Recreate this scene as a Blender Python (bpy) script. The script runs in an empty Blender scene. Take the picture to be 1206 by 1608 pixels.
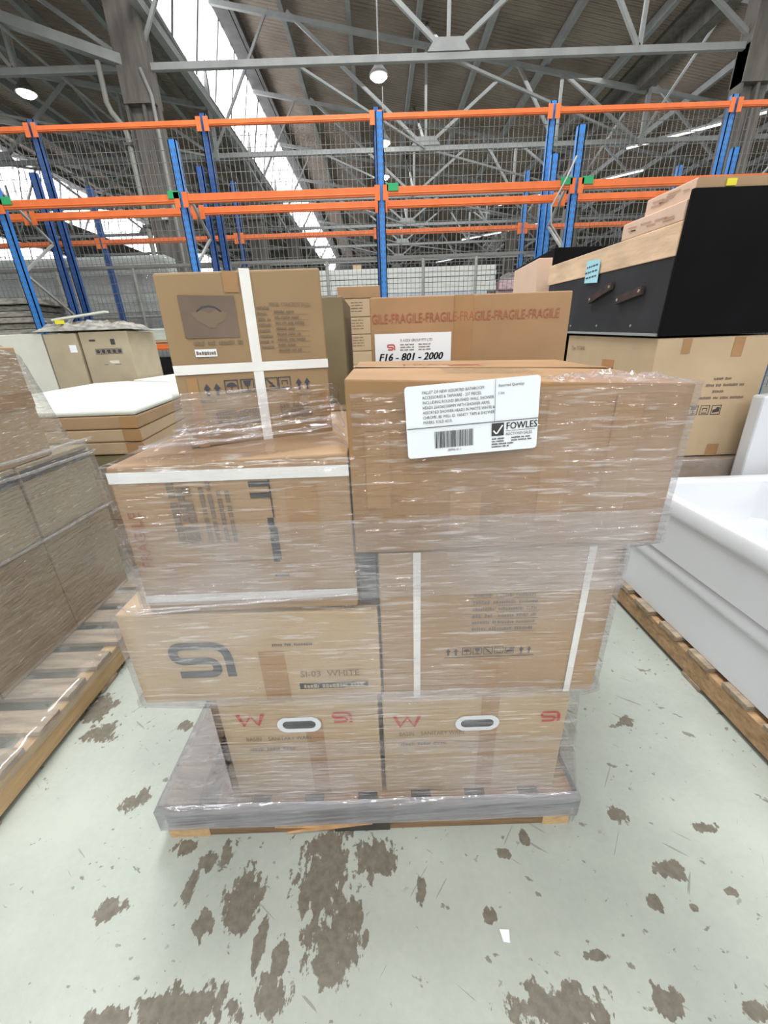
import bpy, math, random
from mathutils import Vector, Matrix, noise
random.seed(7)
R = math.radians
scn = bpy.context.scene
col = scn.collection

# ------------------------------------------------------------------ camera
th, rho = R(22.95), R(2.06)
F = Vector((0, math.cos(th), -math.sin(th)))
U0 = Vector((0, math.sin(th), math.cos(th)))
R0 = Vector((1, 0, 0))
RX = R0*math.cos(rho) - U0*math.sin(rho)
UX = R0*math.sin(rho) + U0*math.cos(rho)
cd = bpy.data.cameras.new('camera')
cam = bpy.data.objects.new('camera', cd)
col.objects.link(cam)
cam.matrix_world = Matrix(((RX.x, UX.x, -F.x, 0), (RX.y, UX.y, -F.y, 0), (RX.z, UX.z, -F.z, 1.30), (0, 0, 0, 1)))
cd.sensor_fit = 'VERTICAL'
cd.sensor_height = 36
cd.lens = 36*625/1608
cd.clip_start = .02
scn.camera = cam

# ------------------------------------------------------------------ world and lights
scn.view_settings.view_transform = 'Standard'
scn.view_settings.look = 'None'
scn.view_settings.gamma = 1
scn.view_settings.exposure = -0.50
w = bpy.data.worlds.new('world')
scn.world = w
w.use_nodes = True
w.node_tree.nodes['Background'].inputs[0].default_value = (.95, .98, 1.0, 1)
w.node_tree.nodes['Background'].inputs[1].default_value = .42

def area(name, loc, target, size, power, colr=(1, 1, 1), sy=None, shape='RECTANGLE'):
    l = bpy.data.lights.new(name, 'AREA')
    l.shape = shape
    l.size = size
    if sy: l.size_y = sy
    elif shape == 'RECTANGLE': l.size_y = size
    l.energy = power
    l.color = colr
    o = bpy.data.objects.new(name, l)
    col.objects.link(o)
    o.location = loc
    o.rotation_euler = (Vector(target)-Vector(loc)).to_track_quat('-Z', 'Y').to_euler()
    return o
area('skylight_ahead', (-1.0, 5.6, 9.0), (0, .6, 0), 2.2, 930, (.97, 1, .98), 2.6)
area('rack_area_light', (0, 3.0, 10.5), (0, 11, 2.5), 6, 900, (1, 1, 1), 2)  # area light aimed forward and down at the racks
area('hall_fill', (2, 20, 7.9), (2, 20, 0), 9, 1500, (1, 1, 1), 20)  # added fill under the roof; floor bounce brightens the ceiling
area('added_strip_left', (-4.4, -4.5, 8.8), (0, -.5, .5), 2, 330, (.97, .98, 1), 12)  # strip added behind the camera, in line with the glazing, to light box fronts
area('added_strip_right', (8.0, -4.5, 8.8), (.5, -.5, .5), 2, 330, (1, .99, .97), 12)  # matching added strip on the right, also out of view
for k, (x, y) in enumerate([(x, y) for x in (.3, -7.4, 8.2) for y in (-1.2, -4.4, -8.2, -12.2, -16.2)]+[(-7.4, 3), (8.2, 3), (8.2, 7), (14, 5), (14, 11), (-3.6, -6), (4.2, -6)]):  # unseen lamps added overhead and behind camera for glints on the film
    area('added_glint_light', (x, y, 6.3), (x*.7, y+1.2, 0), .30, 85, (1, .98, .9), None, 'DISK')

for k, (y, z) in enumerate([(-2.5, 6.6), (-5.5, 6.6), (-9, 6.6), (-13, 6.6), (-18, 6.6)]):
    area('added_streak_light', (1.0, y, z), (1.0, y+.8, 0), 13, 120, (1, 1, .97), .10)  # long unseen strips added so the film reflects horizontal streaks

# ------------------------------------------------------------------ materials
def nt(name):
    m = bpy.data.materials.new(name)
    m.use_nodes = True
    n = m.node_tree
    return m, n, n.nodes, n.links, n.nodes['Principled BSDF']

def mat(name, c, rough=.6, metal=0, var=.12, scale=6, stretch=(1, 1, 1), bump=0, bscale=60, spec=.4, emit=0, coat=0):
    m, n, N, L, P = nt(name)
    P.inputs['Roughness'].default_value = rough
    P.inputs['Metallic'].default_value = metal
    P.inputs['Specular IOR Level'].default_value = spec
    P.inputs['Coat Weight'].default_value = coat
    if emit:
        P.inputs['Emission Color'].default_value = (*c, 1)
        P.inputs['Emission Strength'].default_value = emit
    tc = N.new('ShaderNodeTexCoord')
    mp = N.new('ShaderNodeMapping')
    mp.inputs['Scale'].default_value = stretch
    L.new(tc.outputs['Object'], mp.inputs[0])
    if var:
        nz = N.new('ShaderNodeTexNoise')
        nz.inputs['Scale'].default_value = scale
        nz.inputs['Detail'].default_value = 5
        L.new(mp.outputs[0], nz.inputs[0])
        r = N.new('ShaderNodeValToRGB')
        r.color_ramp.elements[0].position = .3
        r.color_ramp.elements[1].position = .7
        r.color_ramp.elements[0].color = (*[max(0, v*(1-var)) for v in c], 1)
        r.color_ramp.elements[1].color = (*[min(1, v*(1+var)) for v in c], 1)
        L.new(nz.outputs['Fac'], r.inputs[0])
        L.new(r.outputs[0], P.inputs['Base Color'])
    else:
        P.inputs['Base Color'].default_value = (*c, 1)
    if bump:
        nb = N.new('ShaderNodeTexNoise')
        nb.inputs['Scale'].default_value = bscale
        nb.inputs['Detail'].default_value = 4
        L.new(mp.outputs[0], nb.inputs[0])
        b = N.new('ShaderNodeBump')
        b.inputs['Strength'].default_value = bump
        b.inputs['Distance'].default_value = .01
        L.new(nb.outputs['Fac'], b.inputs['Height'])
        L.new(b.outputs[0], P.inputs['Normal'])
    return m

M = {}
M['card'] = mat('cardboard', (.37, .245, .145), .75, var=.09, scale=5, bump=.08, bscale=25)
M['card_deep'] = mat('cardboard_deep_brown', (.32, .185, .09), .75, var=.16, scale=4, bump=.08, bscale=25)
M['card_brown'] = mat('cardboard_brown', (.315, .215, .12), .75, var=.09, scale=5, bump=.08, bscale=25)
M['card_warm'] = mat('cardboard_warm', (.37, .225, .12), .75, var=.12, scale=4, bump=.08, bscale=25)
M['card_pale'] = mat('cardboard_pale', (.47, .35, .225), .75, var=.07, scale=4, bump=.06, bscale=25)
M['card_pink'] = mat('cardboard_pinkish', (.66, .47, .36), .75, var=.06, scale=4)
M['card_olive'] = mat('cardboard_olive', (.2, .165, .095), .7, var=.15, scale=5)
M['card_grey'] = mat('cardboard_greyish', (.40, .335, .24), .75, var=.1, scale=4, bump=.06)
M['tape'] = mat('brown_tape', (.36, .21, .10), .3, var=.08, scale=9, spec=.5)
M['tape_pale'] = mat('clear_tape', (.45, .33, .2), .25, var=.05, spec=.5)
M['strap'] = mat('white_strap', (.80, .80, .80), .45, var=.04, scale=20)
M['ink'] = mat('black_ink', (.05, .045, .05), .7, var=0)
M['ink_soft'] = mat('faded_ink', (.19, .14, .10), .7, var=0)
M['ink_grey'] = mat('slate_ink', (.06, .065, .085), .7, var=.1)
M['ink_red'] = mat('red_ink', (.50, .06, .06), .7, var=.1)
M['ink_rust'] = mat('rust_red_ink', (.36, .12, .07), .7, var=.1)
M['faded_print'] = mat('faded_print', (.45, .29, .21), .7, var=0)
M['photo'] = mat('printed_picture', (.16, .115, .09), .6, var=.15, scale=9)
M['paper'] = mat('white_paper', (.80, .84, .90), .5, var=.02)
M['bluenote'] = mat('pale_blue_paper', (.38, .70, .82), .6, var=.04)
M['wood'] = mat('pallet_wood', (.36, .23, .125), .8, var=.3, scale=6, stretch=(1, 6, 12), bump=.3, bscale=20)
M['wood_brown'] = mat('dull_brown_wood', (.20, .125, .07), .85, var=.4, scale=5, stretch=(1, 6, 12), bump=.3, bscale=20)
M['wood_grey'] = mat('weathered_pallet_wood', (.30, .235, .17), .85, var=.35, scale=6, stretch=(1, 6, 12), bump=.3, bscale=20)
M['wood_light'] = mat('fresh_pallet_wood', (.50, .34, .18), .8, var=.2, scale=5, stretch=(6, 1, 12), bump=.3, bscale=20)
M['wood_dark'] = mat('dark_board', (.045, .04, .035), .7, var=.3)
M['splinter'] = mat('splintered_wood', (.55, .33, .17), .8, var=.25, scale=20)
M['black'] = mat('black_crate_paint', (.003, .003, .004), .6, var=.3, scale=5, spec=.1)
M['black_side'] = mat('charcoal_crate_side', (.028, .029, .034), .55, var=.25, scale=5, spec=.3, bump=.05, bscale=10)
M['plywood'] = mat('osb_plywood', (.68, .49, .33), .7, var=.22, scale=7, stretch=(1, .5, 2.5), bump=.1)
M['white'] = mat('glossy_white_acrylic', (.68, .705, .75), .22, var=.01, spec=.5)
M['white_mat'] = mat('white_sheet', (.62, .65, .60), .5, var=.05, scale=2)
M['offwhite'] = mat('off_white_wrap', (.62, .62, .56), .45, var=.06, scale=3, bump=.15, bscale=6)
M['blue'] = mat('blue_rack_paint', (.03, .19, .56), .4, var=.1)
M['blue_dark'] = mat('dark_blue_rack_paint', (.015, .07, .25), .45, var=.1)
M['orange'] = mat('orange_rack_paint', (.68, .15, .035), .45, var=.1)
M['green'] = mat('green_tag', (.02, .32, .12), .5, var=.05)
M['wire'] = mat('galvanised_wire', (.17, .17, .165), .5, metal=.3, var=.1)
M['steel'] = mat('painted_truss_steel', (.30, .315, .31), .55, var=.12, scale=3)
M['steel_dark'] = mat('dark_steel', (.10, .10, .098), .6, var=.2, scale=3)
M['concrete'] = mat('grimy_column_paint', (.15, .14, .125), .75, var=.25, scale=3, stretch=(3, 3, .6))
M['pipe'] = mat('grey_pipe', (.30, .30, .28), .5, var=.12, scale=4)
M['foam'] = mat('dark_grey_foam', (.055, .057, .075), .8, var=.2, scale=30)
M['handle'] = mat('worn_strap_handle', (.05, .03, .025), .5, var=.4, scale=20)
M['lamp'] = mat('lamp_glow', (1, .99, .9), .5, var=0, emit=60)
M['tube'] = mat('tube_glow', (1, 1, 1), .5, var=0, emit=2.2)
M['sky'] = mat('skylight_glow', (.97, .98, 1), .5, var=0, emit=1.7)
M['plastic_dark'] = mat('black_plastic', (.012, .012, .014), .35, var=.2)
M['greenwrap'] = mat('wrapped_pale_panels', (.42, .47, .43), .4, var=.22, scale=3, stretch=(1, 1, 6), bump=.2, bscale=10)
M['bale'] = mat('grey_wrapped_goods', (.25, .24, .215), .5, var=.5, scale=9, stretch=(1, 1, 4), bump=.4, bscale=12)
M['planks'] = mat('white_wrapped_planks', (.55, .57, .54), .5, var=.14, scale=6, stretch=(.6, 1, 14), bump=.2, bscale=10)
M['planks_blue'] = mat('bluish_wrapped_planks', (.42, .47, .52), .5, var=.25, scale=6, stretch=(.6, 1, 20))
M['pinkwrap'] = mat('pink_wrapped_goods', (.52, .36, .40), .5, var=.35, scale=8, stretch=(1, 1, 4))
M['yellow'] = mat('yellow_sticker', (.75, .66, .05), .5, var=0)

def roof_mat():
    m, n, N, L, P = nt('corrugated_roof')
    P.inputs['Roughness'].default_value = .8
    tc = N.new('ShaderNodeTexCoord')
    nz = N.new('ShaderNodeTexNoise')
    nz.inputs['Scale'].default_value = .8
    nz.inputs['Detail'].default_value = 8
    L.new(tc.outputs['Object'], nz.inputs[0])
    r = N.new('ShaderNodeValToRGB')
    r.color_ramp.elements[0].position = .3
    r.color_ramp.elements[1].position = .75
    r.color_ramp.elements[0].color = (.25, .20, .155, 1)
    r.color_ramp.elements[1].color = (.44, .37, .305, 1)
    L.new(nz.outputs[0], r.inputs[0])
    L.new(r.outputs[0], P.inputs['Base Color'])
    wv = N.new('ShaderNodeTexWave')
    wv.bands_direction = 'Y'
    wv.inputs['Scale'].default_value = 2.2
    wv.inputs['Distortion'].default_value = .3
    L.new(tc.outputs['Object'], wv.inputs[0])
    b = N.new('ShaderNodeBump')
    b.inputs['Strength'].default_value = .9
    b.inputs['Distance'].default_value = .09
    L.new(wv.outputs['Fac'], b.inputs['Height'])
    L.new(b.outputs[0], P.inputs['Normal'])
    return m
M['roof'] = roof_mat()

def glazing_mat():
    m, n, N, L, P = nt('sawtooth_glazing')
    tc = N.new('ShaderNodeTexCoord')
    wv = N.new('ShaderNodeTexWave')
    wv.bands_direction = 'Y'
    wv.inputs['Scale'].default_value = .42
    wv.inputs['Distortion'].default_value = .4
    L.new(tc.outputs['Object'], wv.inputs[0])
    r = N.new('ShaderNodeValToRGB')
    r.color_ramp.elements[0].position = 0
    r.color_ramp.elements[0].color = (.18, .18, .21, 1)
    r.color_ramp.elements[1].position = .25
    r.color_ramp.elements[1].color = (.98, .97, 1, 1)
    L.new(wv.outputs['Fac'], r.inputs[0])
    L.new(r.outputs[0], P.inputs['Emission Color'])
    P.inputs['Emission Strength'].default_value = 6
    P.inputs['Base Color'].default_value = (.6, .6, .6, 1)
    return m
M['glaze'] = glazing_mat()

def film_mat(name, a0, a1, tint, scale=(1.6, 1.6, 46), rough=.085, gl=.09, bump=1.0, seed=0., tilt=0., patch=3.2):
    """clear stretch film: see-through, milky where layers bunch, glossy ridges"""
    m, n, N, L, P = nt(name)
    tc = N.new('ShaderNodeTexCoord')
    mp = N.new('ShaderNodeMapping')
    mp.inputs['Scale'].default_value = scale
    mp.inputs['Location'].default_value = (seed, seed*.7, seed*1.3)
    mr = N.new('ShaderNodeMapping')
    mr.inputs['Rotation'].default_value = (0, tilt, 0)
    L.new(tc.outputs['Object'], mr.inputs[0])
    L.new(mr.outputs[0], mp.inputs[0])
    nz = N.new('ShaderNodeTexNoise')
    nz.inputs['Scale'].default_value = 3
    nz.inputs['Detail'].default_value = 4
    nz.inputs['Distortion'].default_value = .3
    L.new(mp.outputs[0], nz.inputs[0])
    big = N.new('ShaderNodeTexNoise')
    big.inputs['Scale'].default_value = patch
    big.inputs['Detail'].default_value = 3
    L.new(mr.outputs[0], big.inputs[0])
    bigr = N.new('ShaderNodeMapRange')
    bigr.inputs['From Min'].default_value = .42
    bigr.inputs['From Max'].default_value = .68
    L.new(big.outputs[0], bigr.inputs[0])
    st = N.new('ShaderNodeMapRange')
    st.inputs['From Min'].default_value = .56
    st.inputs['From Max'].default_value = .70
    L.new(nz.outputs[0], st.inputs[0])
    mul = N.new('ShaderNodeMath'); mul.operation = 'MULTIPLY_ADD'
    mul.inputs[1].default_value = .55
    mul.inputs[2].default_value = 0
    L.new(st.outputs[0], mul.inputs[0])
    mul2 = N.new('ShaderNodeMath'); mul2.operation = 'MULTIPLY_ADD'
    mul2.inputs[1].default_value = .32
    L.new(bigr.outputs[0], mul2.inputs[0])
    L.new(mul.outputs[0], mul2.inputs[2])
    al = N.new('ShaderNodeMapRange')
    al.inputs['To Min'].default_value = a0
    al.inputs['To Max'].default_value = a1
    L.new(mul2.outputs[0], al.inputs[0])
    rip = N.new('ShaderNodeTexNoise')
    rip.inputs['Scale'].default_value = 2.1
    rip.inputs['Detail'].default_value = 1.5
    L.new(mp.outputs[0], rip.inputs[0])
    bmp = N.new('ShaderNodeBump')
    bmp.inputs['Strength'].default_value = bump
    bmp.inputs['Distance'].default_value = .007
    L.new(rip.outputs[0], bmp.inputs['Height'])
    b2 = N.new('ShaderNodeBump')
    b2.inputs['Strength'].default_value = .5
    b2.inputs['Distance'].default_value = .03
    crm = N.new('ShaderNodeTexNoise')
    crm.inputs['Scale'].default_value = 9
    crm.inputs['Detail'].default_value = 2
    L.new(mr.outputs[0], crm.inputs[0])
    L.new(crm.outputs[0], b2.inputs['Height'])
    L.new(bmp.outputs[0], b2.inputs['Normal'])
    tr = N.new('ShaderNodeBsdfTransparent')
    tr.inputs[0].default_value = (.97, .965, .97, 1)
    P.inputs['Base Color'].default_value = (*tint, 1)
    P.inputs['Roughness'].default_value = .35
    L.new(b2.outputs[0], P.inputs['Normal'])
    mx = N.new('ShaderNodeMixShader')
    L.new(al.outputs[0], mx.inputs[0])
    L.new(tr.outputs[0], mx.inputs[1])
    L.new(P.outputs[0], mx.inputs[2])
    g = N.new('ShaderNodeBsdfGlossy')
    g.inputs['Roughness'].default_value = rough
    g.inputs['Color'].default_value = (.95, .96, 1, 1)
    L.new(b2.outputs[0], g.inputs['Normal'])
    lw = N.new('ShaderNodeLayerWeight')
    lw.inputs[0].default_value = .25
    fm = N.new('ShaderNodeMath'); fm.operation = 'MULTIPLY_ADD'
    fm.inputs[1].default_value = .10
    fm.inputs[2].default_value = gl
    L.new(lw.outputs['Fresnel'], fm.inputs[0])
    gm = N.new('ShaderNodeMixShader')
    L.new(fm.outputs[0], gm.inputs[0])
    L.new(mx.outputs[0], gm.inputs[1])
    L.new(g.outputs[0], gm.inputs[2])
    L.new(gm.outputs[0], N['Material Output'].inputs['Surface'])
    return m
M['film'] = film_mat('stretch_film', .0, .60, (.78, .74, .75), scale=(4, 4, 46))
M['film_band'] = film_mat('stretch_film_doubled', .05, .62, (.76, .72, .76), scale=(4, 4, 46), seed=4.)
M['film_dense'] = film_mat('stretch_film_bunched', .62, .88, (.31, .31, .34), scale=(2.5, 2.5, 26), gl=.12, seed=9., tilt=.07)
M['film_left'] = film_mat('stretch_film_left', .10, .58, (.56, .54, .46), scale=(7, 6, 42), gl=.15, bump=1.4, seed=2., rough=.12)
M['film_corner'] = film_mat('stretch_film_corner', .34, .75, (.62, .58, .62), scale=(5, 5, 12), gl=.12, bump=.8, seed=12., tilt=.5)
M['film_skirt'] = film_mat('stretch_film_skirt', .12, .42, (.55, .55, .52), scale=(5, 3, 10), gl=.02, bump=.4, seed=14.)
M['film_grey'] = film_mat('stretch_film_grey', .22, .6, (.52, .52, .52), scale=(5, 5, 14), gl=.08, seed=6.)

def floor_mat():
    m, n, N, L, P = nt('worn_painted_concrete')
    def math_(op, a=None, b=None, c=None):
        x = N.new('ShaderNodeMath'); x.operation = op
        for i, v in enumerate((a, b, c)):
            if v is None: continue
            if isinstance(v, (int, float)): x.inputs[i].default_value = v
            else: L.new(v, x.inputs[i])
        return x.outputs[0]
    tc = N.new('ShaderNodeTexCoord')
    sep = N.new('ShaderNodeSeparateXYZ')
    L.new(tc.outputs['Object'], sep.inputs[0])
    def nz(scale, detail, stretch=(1, 1, 1), loc=(0, 0, 0), rough=.5, rot=0):
        mp = N.new('ShaderNodeMapping')
        mp.inputs['Scale'].default_value = stretch
        mp.inputs['Location'].default_value = loc
        mr = N.new('ShaderNodeMapping')
        mr.inputs['Rotation'].default_value = (0, 0, rot)
        L.new(tc.outputs['Object'], mr.inputs[0])
        L.new(mr.outputs[0], mp.inputs[0])
        t = N.new('ShaderNodeTexNoise')
        t.inputs['Scale'].default_value = scale
        t.inputs['Detail'].default_value = detail
        t.inputs['Roughness'].default_value = rough
        L.new(mp.outputs[0], t.inputs[0])
        return t.outputs['Fac']
    blobs = [(-0.193, 0.601, 0.065, 0.105), (-0.154, 0.472, 0.06, 0.055), (-0.392, 0.561, 0.041, 0.058), (-0.48, 0.514, 0.019, 0.026), (-0.727, 0.545, 0.035, 0.02), (-0.469, 0.375, 0.10, 0.032), (-0.62, 0.365, 0.055, 0.018), (-0.286, 0.395, 0.035, 0.028), (-0.277, 0.448, 0.018, 0.031), (-0.057, 0.64, 0.044, 0.044), (-0.601, 0.679, 0.026, 0.016), (0.334, 0.360, 0.087, 0.032), (0.559, 0.366, 0.033, 0.019), (0.716, 0.588, 0.033, 0.02), (0.661, 0.721, 0.022, 0.02), (0.363, 0.673, 0.016, 0.019), (0.636, 0.522, 0.014, 0.014), (0.298, 0.634, 0.016, 0.01), (0.726, 0.511, 0.014, 0.009), (0.45, 0.435, 0.026, 0.008), (0.221, 0.507, 0.014, 0.012), (-1.164, 1.172, 0.057, 0.05), (-1.081, 1.061, 0.06, 0.034), (-0.81, 0.81, 0.033, 0.027), (0.853, 1.023, 0.032, 0.018), (-0.545, 0.591, 0.015, 0.034), (-0.111, 0.516, 0.022, 0.036), (-0.474, 0.653, 0.016, 0.03), (0.886, 0.68, 0.028, 0.013), (0.843, 0.538, 0.016, 0.009), (0.058, 0.561, 0.013, 0.032), (0.736, 0.344, 0.023, 0.012), (-0.778, 1.076, 0.034, 0.017), (-.33, .48, .012, .05), (-.52, .64, .03, .02)]
    # edge-warped position makes every worn patch ragged
    wob = nz(26, 4, (1, .7, 1), (3, 1, 0), .6)
    wob2 = nz(70, 3, (1, .5, 1), (7, 2, 0), .6)
    wsum = math_('ADD', math_('MULTIPLY', math_('SUBTRACT', wob, .5), 2.6), math_('MULTIPLY', math_('SUBTRACT', wob2, .5), 1.8))
    best = None
    for (bx, by, rx, ry) in blobs:
        dx = math_('DIVIDE', math_('SUBTRACT', sep.outputs[0], bx), rx*1.15)
        dy = math_('DIVIDE', math_('SUBTRACT', sep.outputs[1], by), ry*1.15)
        d2 = math_('ADD', math_('MULTIPLY', dx, dx), math_('MULTIPLY', dy, dy))
        best = d2 if best is None else math_('MINIMUM', best, d2)
    dist = math_('SQRT', best)
    v = math_('SUBTRACT', math_('ADD', 1.0, wsum), dist)
    mask = N.new('ShaderNodeMapRange')
    mask.inputs['From Min'].default_value = 0
    mask.inputs['From Max'].default_value = .12
    L.new(v, mask.inputs[0])
    # scattered chips and drag scratches
    def thr(o, a, b):
        r = N.new('ShaderNodeMapRange')
        r.inputs['From Min'].default_value = a
        r.inputs['From Max'].default_value = b
        L.new(o, r.inputs[0]); return r.outputs[0]
    chips = thr(nz(17, 4, (1, 1.5, 1), (5, 5, 0), .55, .5), .665, .69)
    chips2 = math_('MULTIPLY', thr(nz(40, 3, (1, 1.3, 1), (1, 9, 0), .5, -.5), .66, .69), thr(nz(3.5, 2, (1, 1, 1), (2, 2, 0)), .48, .55))
    scr = math_('MULTIPLY', thr(nz(5, 2, (1.2, 16, 1), (0, 3, 0), .4, .62), .735, .75), .7)
    scr2 = math_('MULTIPLY', thr(nz(5, 2, (1.0, 18, 1), (4, 8, 0), .4, -.9), .735, .75), .7)
    chip = math_('MAXIMUM', math_('MAXIMUM', chips, chips2), math_('MAXIMUM', scr, scr2))
    stain = nz(2.2, 6, (1, 1, 1), (0, 0, 0), .6)
    fine = nz(55, 4, (1, 1, 1), (0, 0, 0), .6)
    base = N.new('ShaderNodeValToRGB')
    base.color_ramp.elements[0].position = .32
    base.color_ramp.elements[0].color = (.31, .335, .305, 1)
    base.color_ramp.elements[1].position = .62
    base.color_ramp.elements[1].color = (.405, .435, .395, 1)
    L.new(math_('ADD', math_('MULTIPLY', stain, .8), math_('MULTIPLY', fine, .2)), base.inputs[0])
    bare = N.new('ShaderNodeValToRGB')
    bare.color_ramp.elements[0].position = .3
    bare.color_ramp.elements[0].color = (.12, .107, .085, 1)
    bare.color_ramp.elements[1].position = .7
    bare.color_ramp.elements[1].color = (.185, .168, .135, 1)
    L.new(fine, bare.inputs[0])
    m1 = N.new('ShaderNodeMixRGB')
    L.new(mask.outputs[0], m1.inputs[0]); L.new(base.outputs[0], m1.inputs[1]); L.new(bare.outputs[0], m1.inputs[2])
    m2 = N.new('ShaderNodeMixRGB')
    L.new(math_('MULTIPLY', chip, .85), m2.inputs[0]); L.new(m1.outputs[0], m2.inputs[1]); m2.inputs[2].default_value = (.15, .145, .125, 1)
    L.new(m2.outputs[0], P.inputs['Base Color'])
    P.inputs['Roughness'].default_value = .42
    P.inputs['Specular IOR Level'].default_value = .35
    b = N.new('ShaderNodeBump')
    b.inputs['Strength'].default_value = .15
    b.inputs['Distance'].default_value = .004
    L.new(math_('SUBTRACT', fine, math_('MULTIPLY', mask.outputs[0], .8)), b.inputs['Height'])
    L.new(b.outputs[0], P.inputs['Normal'])
    return m
M['floor'] = floor_mat()

# ------------------------------------------------------------------ geometry helpers
class MB:
    def __init__(s): s.v = []; s.f = []
    def poly(s, pts):
        k = len(s.v); s.v += [tuple(p) for p in pts]; s.f.append(tuple(range(k, k+len(pts)))); return s
    def mesh(s, vs, fs):
        k = len(s.v); s.v += [tuple(p) for p in vs]; s.f += [tuple(i+k for i in f) for f in fs]; return s
    def hexa(s, c):      # c: bottom FL FR BR BL, top FL FR BR BL
        return s.mesh(c, [(0, 3, 2, 1), (4, 5, 6, 7), (0, 1, 5, 4), (1, 2, 6, 5), (2, 3, 7, 6), (3, 0, 4, 7)])
    def box(s, x0, x1, y0, y1, z0, z1):
        return s.hexa([(x0, y0, z0), (x1, y0, z0), (x1, y1, z0), (x0, y1, z0), (x0, y0, z1), (x1, y0, z1), (x1, y1, z1), (x0, y1, z1)])
    def bar(s, a, b, w, h=None, up=(0, 0, 1)):
        h = h or w
        a, b = Vector(a), Vector(b); d = (b-a).normalized(); u = Vector(up)
        if abs(d.dot(u)) > .95: u = Vector((0, 1, 0))
        x = d.cross(u).normalized()*w/2; z = x.cross(d).normalized()*h/2
        return s.hexa([a-x-z, a+x-z, b+x-z, b-x-z, a-x+z, a+x+z, b+x+z, b-x+z])
    def tube(s, pts, r, n=10):
        pts = [Vector(p) for p in pts]; k = len(s.v); px = None
        for i, p in enumerate(pts):
            d = (pts[min(i+1, len(pts)-1)]-pts[max(i-1, 0)]).normalized()
            if px is None:
                u = Vector((0, 0, 1)) if abs(d.z) < .9 else Vector((0, 1, 0)); px = d.cross(u).normalized()
            else: px = (px-d*px.dot(d)).normalized()
            py = d.cross(px)
            rr = r[i] if isinstance(r, (list, tuple)) else r
            for j in range(n):
                a = 2*math.pi*j/n; s.v.append(tuple(p+(px*math.cos(a)+py*math.sin(a))*rr))
        for i in range(len(pts)-1):
            for j in range(n):
                s.f.append((k+i*n+j, k+i*n+(j+1) % n, k+(i+1)*n+(j+1) % n, k+(i+1)*n+j))
        s.f.append(tuple(k+j for j in reversed(range(n)))); s.f.append(tuple(k+(len(pts)-1)*n+j for j in range(n)))
        return s
    def prism(s, poly, z0, z1):
        n = len(poly)
        return s.mesh([(x, y, z0) for x, y in poly]+[(x, y, z1) for x, y in poly],
                      [tuple(reversed(range(n))), tuple(range(n, 2*n))]+[(i, (i+1) % n, n+(i+1) % n, n+i) for i in range(n)])
    def build(s, name, m, parent=None, smooth=False, bevel=0):
        me = bpy.data.meshes.new(name); me.from_pydata(s.v, [], s.f); me.update()
        o = bpy.data.objects.new(name, me); col.objects.link(o)
        me.materials.append(M[m] if isinstance(m, str) else m)
        if parent: o.parent = parent
        if smooth:
            for p in me.polygons: p.use_smooth = True
        if bevel:
            b = o.modifiers.new('bevel', 'BEVEL'); b.width = bevel; b.segments = 2; b.limit_method = 'ANGLE'
        return o

def tag(o, label, cat, group=None, kind=None):
    o['label'] = label; o['category'] = cat
    if group: o['group'] = group
    if kind: o['kind'] = kind
    return o
def struct(o): o['kind'] = 'structure'; return o
def thing(name, label, cat, loc=(0, 0, 0), rz=0, group=None, rx=0):
    o = bpy.data.objects.new(name, None); col.objects.link(o)
    o.location = loc; o.rotation_euler = (rx, 0, rz); o.empty_display_size = .1
    return tag(o, label, cat, group)

def panel_grid(mb, w, d, h, top, amp):
    """the six sides of a box as bulging grids; top = z offsets FL FR BR BL"""
    n = 6
    def P(u, v, t):   # trilinear
        tz = (top[0]*(1-u)+top[1]*u)*(1-v)+(top[3]*(1-u)+top[2]*u)*v
        return Vector((-w/2+w*u, -d/2+d*v, (h+tz)*t))
    faces = [(lambda a, b: (a, 0, b), (0, -1, 0)), (lambda a, b: (a, 1, b), (0, 1, 0)), (lambda a, b: (0, a, b), (-1, 0, 0)),
             (lambda a, b: (1, a, b), (1, 0, 0)), (lambda a, b: (a, b, 0), (0, 0, 0)), (lambda a, b: (a, b, 1), (0, 0, 1))]
    for fn, nrm in faces:
        vs = []; fs = []
        for i in range(n+1):
            for j in range(n+1):
                a, b = i/n, j/n
                p = P(*fn(a, b))+Vector(nrm)*amp*16*a*(1-a)*b*(1-b)
                vs.append(p)
        for i in range(n):
            for j in range(n):
                q = (i*(n+1)+j, (i+1)*(n+1)+j, (i+1)*(n+1)+j+1, i*(n+1)+j+1)
                fs.append(q)
        mb.mesh(vs, fs)

def finish_weld(o, bevel=.004):
    import bmesh
    bm = bmesh.new(); bm.from_mesh(o.data)
    bmesh.ops.remove_doubles(bm, verts=bm.verts, dist=1e-5)
    bmesh.ops.recalc_face_normals(bm, faces=bm.faces)
    bm.to_mesh(o.data); bm.free()
    if bevel:
        b = o.modifiers.new('bevel', 'BEVEL'); b.width = bevel; b.segments = 2; b.limit_method = 'ANGLE'; b.angle_limit = R(50)

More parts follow.
